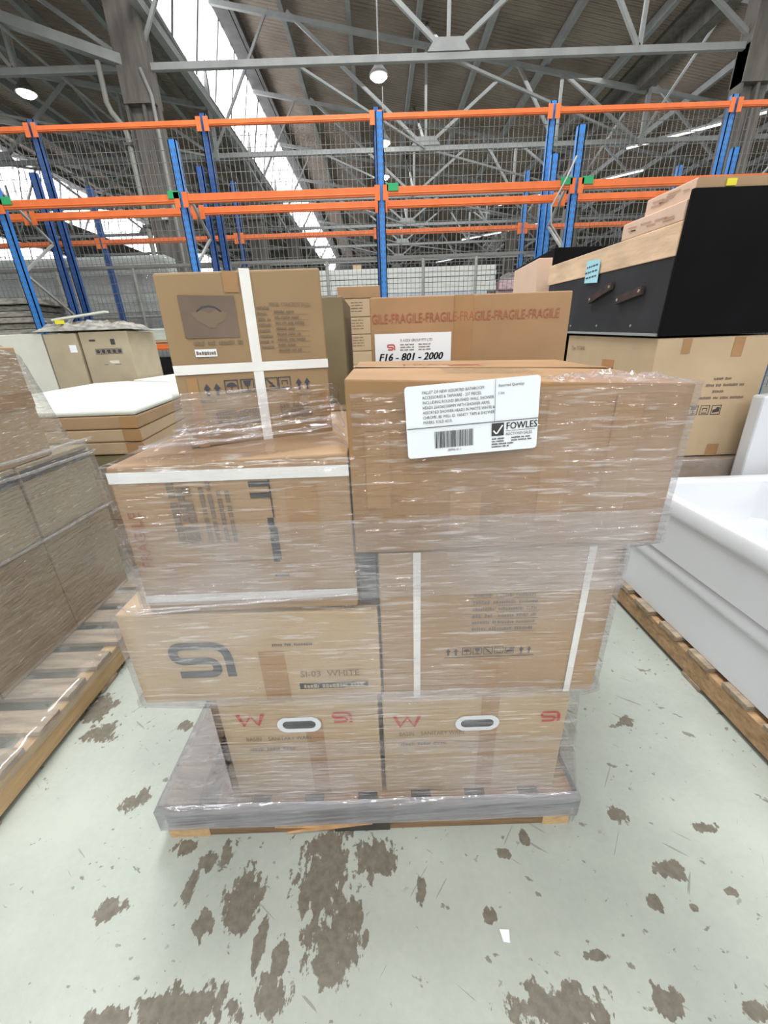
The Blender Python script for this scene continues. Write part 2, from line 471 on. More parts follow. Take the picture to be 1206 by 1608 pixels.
class Carton:
    def __init__(s, label, x0, x1, y0, y1, z0, z1, m='card', yaw=0, top=(0, 0, 0, 0), name='carton', group=None, amp=.0016, rx=0, tape='front', cat='box', pivot=None):
        s.w, s.d, s.h = x1-x0, y1-y0, z1-z0
        s.root = thing(name, label, cat, ((x0+x1)/2, (y0+y1)/2, z0), yaw, group, rx)
        mb = MB(); panel_grid(mb, s.w, s.d, s.h, top, amp)
        s.body = mb.build('box_body', m, s.root); finish_weld(s.body)
        s.top = top; s.amp = amp
        if tape: s.tapes(tape)
    def map(s, face, u, v, off=.0026):
        w, d, h = s.w, s.d, s.h
        if face == 'front': return Vector((-w/2+u, -d/2-off, v))
        if face == 'right': return Vector((w/2+off, -d/2+u, v))
        if face == 'left': return Vector((-w/2-off, d/2-u, v))
        if face == 'top':
            a, b = u/w, v/d; t = s.top
            tz = (t[0]*(1-a)+t[1]*a)*(1-b)+(t[3]*(1-a)+t[2]*a)*b
            return Vector((-w/2+u, -d/2+v, h+tz+off))
    def rect(s, mb, face, u0, v0, u1, v1, off=.0026):
        return mb.poly([s.map(face, u0, v0, off), s.map(face, u1, v0, off), s.map(face, u1, v1, off), s.map(face, u0, v1, off)])
    def tapes(s, face):
        mb = MB(); w, d, h = s.w, s.d, s.h
        s.rect(mb, 'top', 0, d/2-.028, w, d/2+.028, .003)
        k = min(.07, h*.3)
        s.rect(mb, 'left', d/2-.028, h-k, d/2+.028, h, .0015)
        s.rect(mb, 'right', d/2-.028, h-k, d/2+.028, h, .0015)
        mb.build('packing_tape', 'tape', s.root)
    def text(s, mb, face, string, u, v, size, sx=1., off=.0028, slant=0., rot=0):
        vs, fs = glyphs(string)
        out = []
        for x, y in vs:
            x, y = x*size*sx+y*size*slant, y*size
            if rot: x, y = x*math.cos(rot)-y*math.sin(rot), x*math.sin(rot)+y*math.cos(rot)
            out.append(s.map(face, u+x, v+y, off))
        mb.mesh(out, fs)
    def words(s, mb, face, u, v, width, size, seed, off=.0028, vertical=False):
        rnd = random.Random(seed); x = 0
        while x < width:
            l = rnd.uniform(1.2, 4.5)*size
            if x+l > width: l = width-x
            if l < size*.4: break
            if vertical: s.rect(mb, face, u, v+x, u+size*.62, v+x+l, off)
            else:
                # a word as a broken row of short letter strokes
                q = x
                while q < x+l:
                    lw = size*rnd.uniform(.22, .42)
                    s.rect(mb, face, u+q, v+size*rnd.uniform(0, .08), u+min(q+lw, x+l), v+size*rnd.uniform(.5, .68), off)
                    q += lw+size*.09
            x += l+size*.5
    def ribbon(s, mb, face, pts, wd, u, v, sc, off=.0028):
        for q in ribbon(pts, wd):
            mb.poly([s.map(face, u+x*sc, v+y*sc, off) for x, y in q])

_gl = {}
def glyphs(string):
    if string in _gl: return _gl[string]
    c = bpy.data.curves.new('t', 'FONT'); c.body = string; c.size = 1; c.resolution_u = 2
    o = bpy.data.objects.new('t', c); col.objects.link(o)
    bpy.context.view_layer.update()
    me = bpy.data.meshes.new_from_object(o.evaluated_get(bpy.context.evaluated_depsgraph_get()))
    r = ([(v.co.x, v.co.y) for v in me.vertices], [tuple(p.vertices) for p in me.polygons])
    bpy.data.objects.remove(o); bpy.data.curves.remove(c); bpy.data.meshes.remove(me)
    _gl[string] = r
    return r
def chaikin(p, k=3):
    for _ in range(k):
        q = [p[0]]
        for a, b in zip(p, p[1:]):
            q += [(a[0]*.75+b[0]*.25, a[1]*.75+b[1]*.25), (a[0]*.25+b[0]*.75, a[1]*.25+b[1]*.75)]
        p = q+[p[-1]]
    return p
def ribbon(pts, wd):
    L_, R_ = [], []
    for i, p in enumerate(pts):
        a = pts[max(i-1, 0)]; b = pts[min(i+1, len(pts)-1)]
        dx, dy = b[0]-a[0], b[1]-a[1]; l = math.hypot(dx, dy) or 1
        nx, ny = -dy/l*wd/2, dx/l*wd/2
        L_.append((p[0]+nx, p[1]+ny)); R_.append((p[0]-nx, p[1]-ny))
    return [(L_[i], L_[i+1], R_[i+1], R_[i]) for i in range(len(pts)-1)]
LOGO = chaikin([(.93, 0), (.93, .64), (.40, .64), (.07, .64), (.07, .34), (.40, .34), (.72, .34), (.72, .065), (.45, .065), (.10, .065)], 3)
WLOGO = [(0, .6), (.22, 0), (.5, .5), (.78, 0), (1, .6)]

def icon(c, mb, face, u, v, s, kind):
    def fr():
        t = s*.07
        c.rect(mb, face, u, v, u+s, v+t); c.rect(mb, face, u, v+s-t, u+s, v+s); c.rect(mb, face, u, v, u+t, v+s); c.rect(mb, face, u+s-t, v, u+s, v+s)
    P = lambda pts: mb.poly([c.map(face, u+x*s, v+y*s, .0028) for x, y in pts])
    if kind == 'up':
        P([(.3, .0), (.7, .0), (.7, 1.0), (.3, 1.0)]); P([(0, .95), (1, .95), (.5, 1.7)]); return
    fr()
    if kind == 'umbrella':
        P([(.15, .5)]+[(.5-.38*math.cos(a*math.pi/8), .5+.3*math.sin(a*math.pi/8)) for a in range(9)]); P([(.47, .15), (.53, .15), (.53, .5), (.47, .5)])
    if kind == 'glass':
        P([(.2, .88), (.8, .88), (.68, .5), (.5, .42), (.32, .5)]); P([(.46, .15), (.54, .15), (.54, .45), (.46, .45)]); P([(.28, .12), (.72, .12), (.72, .19), (.28, .19)])
    if kind == 'cross':
        P([(.1, .85), (.18, .92), (.9, .15), (.82, .08)]); P([(.3, .3), (.7, .3), (.7, .38), (.3, .38)]); P([(.3, .55), (.6, .55), (.6, .62), (.3, .62)])
    if kind == 'stack':
        P([(.2, .15), (.8, .15), (.8, .25), (.2, .25)]); P([(.25, .65), (.75, .65), (.75, .73), (.25, .73)]); P([(.25, .4), (.32, .4), (.32, .7), (.25, .7)]); P([(.68, .4), (.75, .4), (.75, .7), (.68, .7)])
    if kind == 'hand':
        P([(.15, .2), (.85, .3), (.85, .75), (.55, .8), (.45, .6), (.15, .5)])

def strap_band(c, face, u0, v0, u1, v1, off=.003, name='strap'):
    mb = MB(); c.rect(mb, face, u0, v0, u1, v1, off); c.rect(mb, face, u0, v0, u1, v1, off-.001)
    return mb.build(name, 'strap', c.root)

# ------------------------------------------------------------------ building shell
mb = MB(); mb.box(-40, 40, -12, 52, -.1, 0); struct(mb.build('floor', 'floor'))
mb = MB(); mb.box(-40, 40, 50, 50.3, 0, 14); struct(mb.build('wall_back', 'steel_dark'))
mb = MB(); mb.box(-36.5, -36.2, 8, 50, 0, 14); struct(mb.build('wall_left', 'steel_dark'))
mb = MB(); mb.box(33, 33.3, 8, 50, 0, 14); struct(mb.build('wall_right', 'steel_dark'))
BAY = 12.4; X0 = -4.6
RY0, RY1 = 7.0, 50.0
mb = MB(); fr = MB()
tid = [0]
def trim(mb_, m):
    tid[0] += 1
    return struct(mb_.build('trim_%d' % tid[0], m))
ZV, ZT = 8.05, 10.1       # gutter height and top of glazing
for k in range(-2, 3):
    bx = X0+BAY*k
    a = (bx+.55, ZT); b = (bx+BAY, ZV-.15)
    mb.mesh([(a[0], RY0, a[1]), (a[0], RY1, a[1]), (b[0], RY1, b[1]), (b[0], RY0, b[1])], [(0, 1, 2, 3)])
    mb.mesh([(a[0], RY0, a[1]+.15), (a[0], RY1, a[1]+.15), (b[0], RY1, b[1]+.15), (b[0], RY0, b[1]+.15)], [(0, 1, 2, 3)])
struct(mb.build('ceiling', 'roof'))
for k in range(-2, 3):
    bx = X0+BAY*k
    g = MB(); z0 = ZV if k else ZV
    g.box(-.02, .02, 0, RY1-RY0, 0, ZT-ZV+.10)
    o = g.build('window_%d' % (k+3), 'glaze'); o.location = (bx, RY0, z0)
    o.rotation_euler = (0, math.atan2(.5, ZT-ZV), 0)
    struct(o)
    # gutter beam, head beam, purlins along the building
    p = MB()
    p.box(bx-.28, bx+.02, RY0, RY1, ZV-.45, ZV+.02)
    p.box(bx-.62, bx-.28, RY0, RY1, ZV-.12, ZV+.0)
    trim(p, 'concrete')
    p = MB(); p.box(bx+.45, bx+.85, RY0, RY1, ZT-.3, ZT-.02); p.box(bx+.9, bx+1.0, RY0, RY1, ZT-.35, ZT-.1)
    trim(p, 'steel_dark')
    p = MB()
    for i in range(1, 7):
        x = bx+.55+i*(BAY-.55)/6.6; z = ZT+(ZV-.15-ZT)*(i/6.6)
        p.box(x-.06, x+.06, RY0, RY1, z-.24, z-.03)
    trim(p, 'steel')
    # glazing bars
    p = MB(); y = RY0+.6
    while y < RY1:
        p.bar((bx+.03, y, ZV), (bx+.52, y, ZT), .035, .05); y += 1.35
    trim(p, 'steel_dark')
def truss(y, k, m='steel'):
    bx = X0+BAY*k; t = MB()
    zc = 6.5; L0 = bx; Rr = bx+BAY; nx = bx+6.2
    roofz = lambda x: ZT+(ZV-.15-ZT)*((x-bx-.55)/(BAY-.55))
    t.bar((L0, y, zc), (Rr, y, zc), .09, .11)
    t.bar((L0+.5, y, ZT-.42), (Rr, y, ZV-.45), .09, .11)
    t.bar((nx, y, zc+.1), (nx, y, roofz(nx)-.3), .065)
    t.bar((nx-.1, y, zc+.1), (nx-3.7, y, roofz(nx-3.7)-.3), .075)
    t.bar((nx+.1, y, zc+.1), (nx+2.5, y, roofz(nx+2.5)-.3), .075)
    # gusset plate at the middle node
    t.mesh([(nx-.42, y-.07, zc+.06), (nx+.42, y-.07, zc+.06), (nx+.26, y-.07, zc+.26), (nx-.26, y-.07, zc+.26),
            (nx-.42, y-.02, zc+.06), (nx+.42, y-.02, zc+.06), (nx+.26, y-.02, zc+.26), (nx-.26, y-.02, zc+.26)],
           [(0, 1, 2, 3), (7, 6, 5, 4), (0, 4, 5, 1), (1, 5, 6, 2), (2, 6, 7, 3), (3, 7, 4, 0)])
    t.bar((L0, y, zc), (L0+2.0, y, roofz(L0+2)-.3), .06)
    t.bar((Rr, y, zc), (Rr-2.4, y, roofz(Rr-2.4)-.3), .07)
    t.bar((Rr-2.4, y, zc), (Rr-2.4, y, roofz(Rr-2.4)-.3), .07)
    t.bar((nx+2.5, y, roofz(nx+2.5)-.3), (Rr-2.4, y, zc), .07)
    t.bar((L0+.1, y, ZT-.5), (L0+.1, y, 6.4), .1)
    trim(t, m)
TY = [10.8+4.05*i for i in range(9)]
for y in TY:
    for k in ((-1, 0, 1) if y < 30 else (0, 1)):
        truss(y, k)
# bracing between the trusses
t = MB()
for i in range(5):
    t.bar((1.6, TY[i], 6.55), (1.6, TY[i+1], 9.1), .06)
    t.bar((1.6-3.1, TY[i], 6.5), (1.6, TY[i+1], 6.5), .05)
    t.bar((-10.8, TY[i], 6.5), (-4.7, TY[i+1], 6.5), .05)
    t.bar((1.6, TY[i], 6.5), (7.8, TY[i+1], 6.5), .05)
t.bar((-4.25, 7.2, 7.3), (-4.25, 45, 7.3), .16)
t.bar((-4.45, 7.2, 8.3), (-4.2, 24, 6.4), .1)
t.bar((-13.5, 8.2, 8.4), (-4.8, 10.7, 6.55), .16)
t.bar((-11.5, 7.2, 7.8), (-11.5, 45, 7.8), .08)
t.bar((-8.0, 7.2, 7.0), (-8.0, 45, 7.0), .05)
t.bar((-6.6, 7.2, 6.8), (-6.6, 45, 6.8), .04)
trim(t, 'steel')
# far internal cladding closing the sawtooth behind the trusses
# columns
def column(x, y, detail=True):
    t = MB(); t.box(x-.30, x-.24, y-.15, y+.15, 0, 6.5); t.box(x+.04, x+.10, y-.15, y+.15, 0, 6.5); t.box(x-.24, x+.04, y-.02, y+.02, 0, 6.5)
    t.box(x+.10, x+.32, y-.05, y+.12, 0, 6.5)
    t.mesh([(x-.30, y-.18, 5.9), (x+.32, y-.18, 5.9), (x+.30, y-.18, 7.7), (x-.30, y-.18, 7.7), (x-.30, y+.18, 5.9), (x+.32, y+.18, 5.9), (x+.30, y+.18, 7.7), (x-.30, y+.18, 7.7)],
           [(0, 1, 2, 3), (7, 6, 5, 4), (0, 4, 5, 1), (1, 5, 6, 2), (2, 6, 7, 3), (3, 7, 4, 0)])
    return trim(t, 'concrete')
column(-4.62, 10.8)
for y in TY[2::2]: column(-4.62, y)
for y in TY[0::2]: column(7.8, y); column(-17.0, y)
pp = thing('drain_pipe', 'bent grey drain pipe running down the grimy column at left', 'pipe', (-4.95, 10.55, 0))
MB().tube([(0, 0, 0), (0, 0, 5.35), (-.03, 0, 5.5), (-.22, 0, 5.75), (-.27, 0, 5.9), (-.27, 0, 6.5)], .05).build('pipe', 'pipe', pp, smooth=True)
for z in (2.2, 3.8, 5.2): MB().box(-.07, .07, -.07, .07, z, z+.05).build('bracket', 'steel_dark', pp)
tag(MB().tube([(-4.33, 10.6, 0), (-4.33, 10.6, 6.0), (-4.45, 10.6, 6.4)], .035).build('conduit', 'pipe', smooth=True), 'straight grey conduit on the right side of the grimy column', 'pipe')
tag(MB().box(-4.62, -4.5, 10.56, 10.62, 3.95, 4.15).build('switch_box', 'offwhite'), 'small pale switch box fixed to the grimy column', 'box')

# ------------------------------------------------------------------ lamps
def high_bay(x, y, z, label, grp=None):
    r = thing('high_bay_lamp', label, 'lamp', (x, y, z), 0, 'high bay lamps under the roof')
    m_ = MB(); n = 16
    m_.tube([(0, 0, 0), (0, 0, .05), (0, 0, .12), (0, 0, .2), (0, 0, .26)], [.2, .19, .13, .07, .06], n)
    m_.build('housing', 'steel_dark', r, smooth=False)
    MB().tube([(0, 0, -.05), (0, 0, -.012)], [.12, .17], n).build('lens', 'lamp', r)
    MB().tube([(0, 0, .26), (0, 0, 1.2)], .012, 6).build('hanger', 'steel', r)
high_bay(-7.36, 11.5, 6.5, 'glowing round high bay lamp at far left above the top orange beam')
high_bay(.22, 11.35, 6.5, 'glowing high bay lamp hanging above the central blue upright, nearest and highest of its row')
high_bay(8.35, 11.65, 6.5, 'glowing high bay lamp at far right near the roof beam')
high_bay(.37, 14.4, 6.5, 'glowing high bay lamp second in the central row going back')
high_bay(.41, 16.9, 6.5, 'glowing high bay lamp third in the central row, above the orange beam')
high_bay(.5, 19.7, 6.5, 'small high bay lamp between two orange beams, farthest of the central row')
high_bay(-8.1, 20.0, 6.5, 'small glowing lamp in front of the bright glazing at left')
def tube_light(a, b, label):
    a, b = Vector(a), Vector(b); r = thing('tube_light', label, 'lamp', a, 0, 'tube lights on the right')
    MB().bar((0, 0, .04), tuple(b-a+Vector((0, 0, .04))), .09, .05).build('housing', 'steel', r)
    MB().bar((0, 0, 0), tuple(b-a), .06, .05).build('tube', 'tube', r)
tube_light((10.9, 14.2, 6.8), (8.2, 16.2, 6.8), 'long bright tube light at right edge under the roof, highest of the slanted tubes')
tube_light((9.9, 18.1, 6.8), (7.6, 20.0, 6.8), 'bright tube light right of the tall blue upright pair, middle height, nearer one')
tube_light((7.3, 20.2, 6.8), (5.6, 21.6, 6.8), 'bright tube light just above the upper orange beam at right')
tube_light((9.2, 24.4, 6.8), (7.4, 26.2, 6.8), 'bright tube light between the two orange beams at right')
tube_light((7.1, 26.5, 6.8), (5.2, 28.0, 6.8), 'bright tube light just under the second orange beam at right')
tube_light((6.6, 33, 6.8), (4.6, 35, 6.8), 'short faint tube light low behind the blue uprights at right')

# ------------------------------------------------------------------ racking
def upright(parent, x, y, h, m, w=.10):
    mb = MB()
    mb.box(x-w/2, x+w/2, y, y+.012, .01, h)
    mb.box(x-w/2, x-w/2+.012, y, y+.075, .01, h); mb.box(x+w/2-.012, x+w/2, y, y+.075, .01, h)
    o = mb.build('upright', m, parent)
    s = MB(); z = .3
    while z < h-.05:
        for dx in (-.022, .022): s.box(x+dx-.006, x+dx+.006, y-.0015, y+.0005, z, z+.035)
        z += .075
    k0 = len(o.data.polygons)
    vs = [tuple(v.co) for v in o.data.vertices]; fs = [tuple(p.vertices) for p in o.data.polygons]
    me = bpy.data.meshes.new('upright'); me.from_pydata(vs+s.v, [], fs+[tuple(q+len(vs) for q in f) for f in s.f])
    me.materials.append(M[m]); me.materials.append(M['steel_dark'])
    for p in me.polygons: p.material_index = 1 if p.index >= k0 else 0
    o.data = me
    MB().box(x-.08, x+.08, y-.03, y+.11, 0, .012).build('base_plate', m, o)
    return o
def beam(parent, x0, x1, y, z, h=.13, m='orange'):
    h *= .72
    mb = MB(); mb.box(x0+.05, x1-.05, y, y+.045, z-h/2, z+h/2)
    mb.box(x0+.05, x1-.05, y-.006, y, z-h*.30, z-h*.16)
    o = mb.build('beam', m, parent, bevel=.004)
    c = MB()
    for x in (x0+.055, x1-.055): c.box(x-.035, x+.035, y-.012, y+.0, z-.10, z+.07); c.build('end_connector', m, o); c = MB()
    return o
front = thing('pallet_rack', 'blue and orange pallet rack, nearer row with shorter bright blue uprights and green tags', 'rack', (0, 6.6, 0))
XF = [-7.7, -5.03, -2.56, .12, 2.73, 5.42]
Z1 = 3.17
for i, x in enumerate(XF):
    h = 4.0 if i == 3 else 3.8
    upright(front, x, 0, h, 'blue')
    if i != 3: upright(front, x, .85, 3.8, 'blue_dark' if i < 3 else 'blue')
    br = MB(); z = .4
    while z < 3.4:
        br.bar((x, .06, z), (x, .85, z+.5), .03); br.bar((x, .85, z+.5), (x, .06, z+1.0), .03); z += 1.0
    br.build('brace', 'steel', front)
for i in range(5):
    beam(front, XF[i], XF[i+1], -.03, Z1, .14)
    beam(front, XF[i], XF[i+1], .52, Z1, .13)
    if i > 0 or True:
        if i < 2: beam(front, XF[i], XF[i+1], -.03, 1.36, .12)
for x, dx in ((XF[1], .14), (XF[2], -.09), (XF[3], .15), (XF[4], -.14), (XF[4], .14)):
    MB().box(x+dx-.075, x+dx+.075, -.042, -.034, Z1+.0, Z1+.085).build('bay_tag', 'green', front)
rear = thing('pallet_rack', 'tall blue and orange pallet rack behind, with wire mesh under its top orange beam', 'rack', (0, 7.7, 0))
XR = [-7.6, -5.0, -2.47, .09, 2.72, 5.40, 8.05]
for i, x in enumerate(XR):
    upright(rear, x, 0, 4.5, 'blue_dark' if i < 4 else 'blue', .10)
    if i != 3: upright(rear, x+.02, 1.0, 4.0, 'blue_dark' if i < 4 else 'blue', .09)
for i in range(6):
    beam(rear, XR[i], XR[i+1], -.03, 4.38, .10)
    beam(rear, XR[i], XR[i+1], 1.0, Z1, .11)
    g = MB(); x = XR[i]+.06
    while x < XR[i+1]-.04:
        g.box(x-.0035, x+.0035, .085, .090, .3, 4.38); x += .075
    z = .35
    while z < 4.38:
        g.box(XR[i]+.05, XR[i+1]-.05, .090, .096, z-.003, z+.003); z += .145
    for z in (2.62, 1.6): g.box(XR[i]+.05, XR[i+1]-.05, .08, .11, z-.02, z+.02)
    g.build('mesh_panel', 'wire', rear)
# grey fence posts and rail behind the racks
fn = thing('mesh_fence', 'grey wire fence with posts and rails standing behind the racks', 'fence', (0, 9.6, 0))
for x in (-8.2, -6.6, -5.0, -3.0, -1.0, 1.0, 2.1, 4.0, 6.0):
    MB().tube([(x, 0, 0), (x, 0, 2.9)], .035, 8).build('post', 'pipe', fn)
for z in (2.9, 2.0): MB().tube([(-8.2, 0, z), (6, 0, z)], .025, 8).build('rail', 'pipe', fn)
# steel conduits running across behind the racks
for i, (y, z) in enumerate(((12.5, 4.6), (15.5, 4.65), (19.5, 4.5))):
    t = MB(); t.bar((-16.5, y, z), (16, y, z), .09); trim(t, 'steel')

# ------------------------------------------------------------------ far goods
def bundle(name, label, cat, x0, x1, y0, y1, z0, z1, m, layers, seed, rag=.03, group=None, film=False):
    r = thing(name, label, cat, ((x0+x1)/2, (y0+y1)/2, z0), 0, group); rnd = random.Random(seed)
    w, d, h = x1-x0, y1-y0, z1-z0; lh = h/layers
    mb = MB()
    for i in range(layers):
        a, b, c = (rnd.uniform(-rag, rag) for _ in range(3))
        mb.box(-w/2+a, w/2+b, -d/2+c, d/2, i*lh+.003, (i+1)*lh-.006)
    mb.build('layers', m, r, bevel=.01)
    return r
r = bundle('wrapped_panel_stack', 'tall stack of pale greenish panels in plastic behind the racks at left', 'stack', -8.6, -4.35, 9.75, 11.0-.8, 0, 3.15, 'greenwrap', 9, 1)
mb = MB(); mb.box(-2.15, 2.15, -.26, -.25, .1, 3.1); mb.build('plastic_wrap', 'film_grey', r)
r = bundle('wrapped_plank_stack', 'long stack of white wrapped planks behind the central upright', 'stack', -1.6, 2.95, 11.2, 12.4, 2.42, 2.98, 'planks', 5, 2, .02)
r2 = bundle('wrapped_plank_stack', 'bluish layered plank stack under the white wrapped planks', 'stack', -1.7, 2.75, 11.15, 12.4, 0, 2.415, 'planks_blue', 22, 3, .04)
bundle('wrapped_goods', 'pinkish wrapped goods heap right of the white planks', 'goods', 3.05, 4.3, 11.4, 12.4, 0, 2.66, 'pinkwrap', 12, 4, .06)
bundle('wrapped_goods', 'low greyish wrapped load on top of the pink heap', 'goods', 3.3, 4.3, 11.5, 12.3, 2.665, 2.85, 'bale', 2, 5, .05)
tag(MB().box(-.55, -.35, 11.5, 11.7, 2.985, 3.12).build('small_box', 'card_pale'), 'tiny pale box lying on the white wrapped planks', 'box')
tag(MB().box(6.5, 16, 30, 31, 0, 2.5).build('dark_container', 'steel_dark'), 'dark container far at the back right', 'container')
bundle('wrapped_goods', 'grey layered wrapped bales behind the leftmost blue upright', 'goods', -7.4, -5.15, 6.75, 7.5, 1.43, 2.1, 'bale', 8, 6, .08)
bundle('wrapped_goods', 'dark plastic covered goods under the low orange beam at left', 'goods', -4.9, -2.75, 6.7, 7.4, 0, 1.22, 'plastic_dark', 4, 8, .05)
# on the low shelf
tag(MB().box(-4.7, -2.75, 6.6, 7.3, 1.425, 1.445).build('shelf_board', 'wood_light'), 'thin board lying on the low orange beam at left', 'board')
c = Carton('open tan carton with dark opening on the low orange shelf', -3.15, -2.72, 6.65, 7.2, 1.447, 1.86, 'card_warm', tape=None)
m_ = MB(); c.rect(m_, 'front', .02, .06, .26, .36); m_.build('dark_opening', 'black', c.root)
tag(MB().box(-3.9, -3.2, 6.65, 7.2, 1.447, 1.62).build('folded_sheet', 'greenwrap', bevel=.02), 'folded grey plastic sheets beside the open carton on the low shelf', 'sheet')
c = Carton('flat tan carton under the shelf papers at left', -4.5, -3.95, 6.65, 7.2, 1.447, 1.75, 'card_olive', tape=None)

# white box and brown boxes behind the trays
c = Carton('tall off white padded box at far left behind the wrapped stack', -5.0, -3.82, 5.0, 5.7, 0, 1.53, 'offwhite', name='padded_box', amp=.01, tape=None)
c = Carton('plain grey-brown carton between the off white box and the printed carton', -3.79, -3.42, 4.98, 5.6, 0, 1.52, 'card_grey', amp=.004)
m_ = MB(); c.rect(m_, 'front', .26, 1.32, .34, 1.40); m_.build('paper_label', 'paper', c.root)
c = Carton('brown carton with a row of black icons behind the white trays', -3.40, -2.85, 5.0, 5.6, 0, 1.53, 'card_grey', amp=.004, tape=None)
m_ = MB()
for i in range(5): icon(c, m_, 'front', .14+i*.062, 1.29, .06, ['umbrella', 'glass', 'stack', 'cross', 'hand'][i])
for i in range(5): c.rect(m_, 'front', .15+i*.062, 1.30, .19+i*.062, 1.34)
c.rect(m_, 'front', .10, 1.43, .17, 1.45); c.rect(m_, 'front', .34, 1.39, .39, 1.45); c.rect(m_, 'front', .20, 1.175, .40, 1.18)
m_.build('print', 'ink', c.root)
m_ = MB(); c.rect(m_, 'front', .27, 1.19, .38, 1.22); m_.build('paper_label', 'offwhite', c.root)
def crumple(name, label, cat, cx, cy, z0, rx, ry, h, m, seed, parts=None):
    mb = MB(); nu, nv = 26, 16; g = []
    for j in range(nv+1):
        for i in range(nu+1):
            u, v = i/nu*2-1, j/nv*2-1
            q = noise.noise(Vector((u*3+seed, v*3, seed)))*.5+noise.noise(Vector((u*8+seed, v*8, 1)))*.35
            e = max(0, 1-max(abs(u), abs(v))**4)
            g.append((cx+u*rx*(1+.1*q), cy+v*ry, z0+h*e*(.6+q)))
    mb.mesh(g, [(j*(nu+1)+i, j*(nu+1)+i+1, (j+1)*(nu+1)+i+1, (j+1)*(nu+1)+i) for j in range(nv) for i in range(nu)])
    o = mb.build(name, m); s = o.modifiers.new('s', 'SOLIDIFY'); s.thickness = .004
    return tag(o, label, cat)
crumple('plastic_sheet', 'crumpled grey plastic heaped on the brown cartons at left', 'plastic sheet', -3.35, 5.25, 1.548, .55, .28, .14, 'bale', 3)
tag(MB().bar((-3.7, 5.1, 1.67), (-3.1, 5.15, 1.74), .08, .02).build('white_strip', 'white_mat'), 'white strip lying across the crumpled plastic at left', 'strip')
tag(MB().box(-3.62, -3.54, 5.0, 5.04, 1.62, 1.66).build('yellow_sticker', 'yellow'), 'small yellow sticker on the crumpled plastic at left', 'sticker')

# ------------------------------------------------------------------ white trays on flat cartons, left middle
def poly_slab(name, label, cat, poly, z0, z1, m, group=None, edge=.006):
    cx = sum(p[0] for p in poly)/len(poly); cy = sum(p[1] for p in poly)/len(poly)
    r = thing(name, label, cat, (cx, cy, z0), 0, group)
    MB().prism([(x-cx, y-cy) for x, y in poly], 0, z1-z0).build('slab', m, r, bevel=edge)
    return r, cx, cy
TR1 = [(-2.05, 2.30), (-1.38, 2.30), (-1.52, 3.25), (-2.05, 4.25), (-2.83, 4.75), (-3.1, 4.6), (-2.93, 3.5)]
TR2 = [(-2.10, 4.32), (-1.9, 4.3), (-1.95, 5.3), (-2.45, 6.3), (-2.83, 6.3), (-2.83, 4.85)]
def shrink(p, k):
    cx = sum(q[0] for q in p)/len(p); cy = sum(q[1] for q in p)/len(p)
    return [(cx+(x-cx)*k, cy+(y-cy)*k) for x, y in p]
zs = [1.003, .985]
poly_slab('shower_tray', 'white angled tray sheet on top of the flat cartons at left', 'tray', TR1, .975, 1.005, 'white_mat', edge=.012)
lb = ['flat angled carton directly under the white tray', 'second flat angled carton under the white tray', 'third flat angled carton under the white tray']
z = .972
for i in range(3):
    r, cx, cy = poly_slab('flat_carton', lb[i], 'box', shrink(TR1, 1-.004*i), z-.072, z, 'card_pale' if i else 'card', 'flat cartons under the white tray', edge=.008)
    m_ = MB(); x, y = TR1[1]
    m_.box(x-cx-.10, x-cx+.001, 2.30-cy-.004, 2.30-cy, .004, .068); m_.build('packing_tape', 'tape', r)
    z -= .075
lb = ['dark brown flat carton below the angled cartons at left', 'darker wide carton lower in the tray stack', 'dark lowest visible carton in the tray stack by the wrapped pallet', 'lowest carton in the tray stack near the floor']
zz = [.742, .66, .56, .30]
prev = .742
for i, (z0, z1, m_) in enumerate([(.665, .742, 'card_olive'), (.60, .66, 'wood_grey'), (.33, .595, 'card'), (.12, .325, 'card_warm')]):
    poly_slab('flat_carton', lb[i], 'box', shrink(TR1, .98), z0, z1, m_, 'flat cartons under the white tray')
poly_slab('shower_tray', 'white tray sheet on the stack farther back behind the first', 'tray', TR2, .985, 1.01, 'white_mat', edge=.012)
r, cx, cy = poly_slab('flat_carton', 'tall carton stack carrying the farther white tray', 'box', TR2, .12, .98, 'card')

def pallet(label, x0, x1, y0, y1, h, along='y', m='wood', m2='wood_grey', group=None, boards=9, outer='wood'):
    """bearers run along y (or x); deck boards cross them"""
    r = thing('wooden_pallet', label, 'pallet', ((x0+x1)/2, (y0+y1)/2, 0), 0, group)
    w, d = x1-x0, y1-y0; rnd = random.Random(int(abs(x0)*100))
    def bx(mb, a0, a1, b0, b1, z0, z1):
        if along == 'y': mb.box(a0, a1, b0, b1, z0, z1)
        else: mb.box(b0, b1, a0, a1, z0, z1)
    A, B = (w, d) if along == 'y' else (d, w)
    for i in range(3):
        c = -A/2+.03+(A-.06)*i/2
        mb = MB(); bx(mb, c-.028, c+.028, -B/2, B/2, .020, h-.022); mb.build('bearer', m, r, bevel=.003)
    n = boards
    for i in range(n):
        c = -B/2+.05+(B-.10)*i/(n-1); hw = (B/n)*.33
        mb = MB(); bx(mb, -A/2-rnd.uniform(0, .012), A/2+rnd.uniform(0, .012), max(c-hw, -B/2), min(c+hw, B/2), h-.021, h); mb.build('deck_board', m2, r, bevel=.002)
    for i in range(3):
        c = -B/2+.05+(B-.10)*i/2
        mb = MB(); bx(mb, -A/2, A/2, c-.05, c+.05, 0, .019); mb.build('base_board', m2, r, bevel=.002)
    return r
pallet('wooden pallet under the stack of trays and flat cartons', -2.6, -1.45, 2.38, 3.5, .118)
pallet('wooden pallet under the farther tray stack', -2.8, -2.0, 5.0, 6.0, .118)

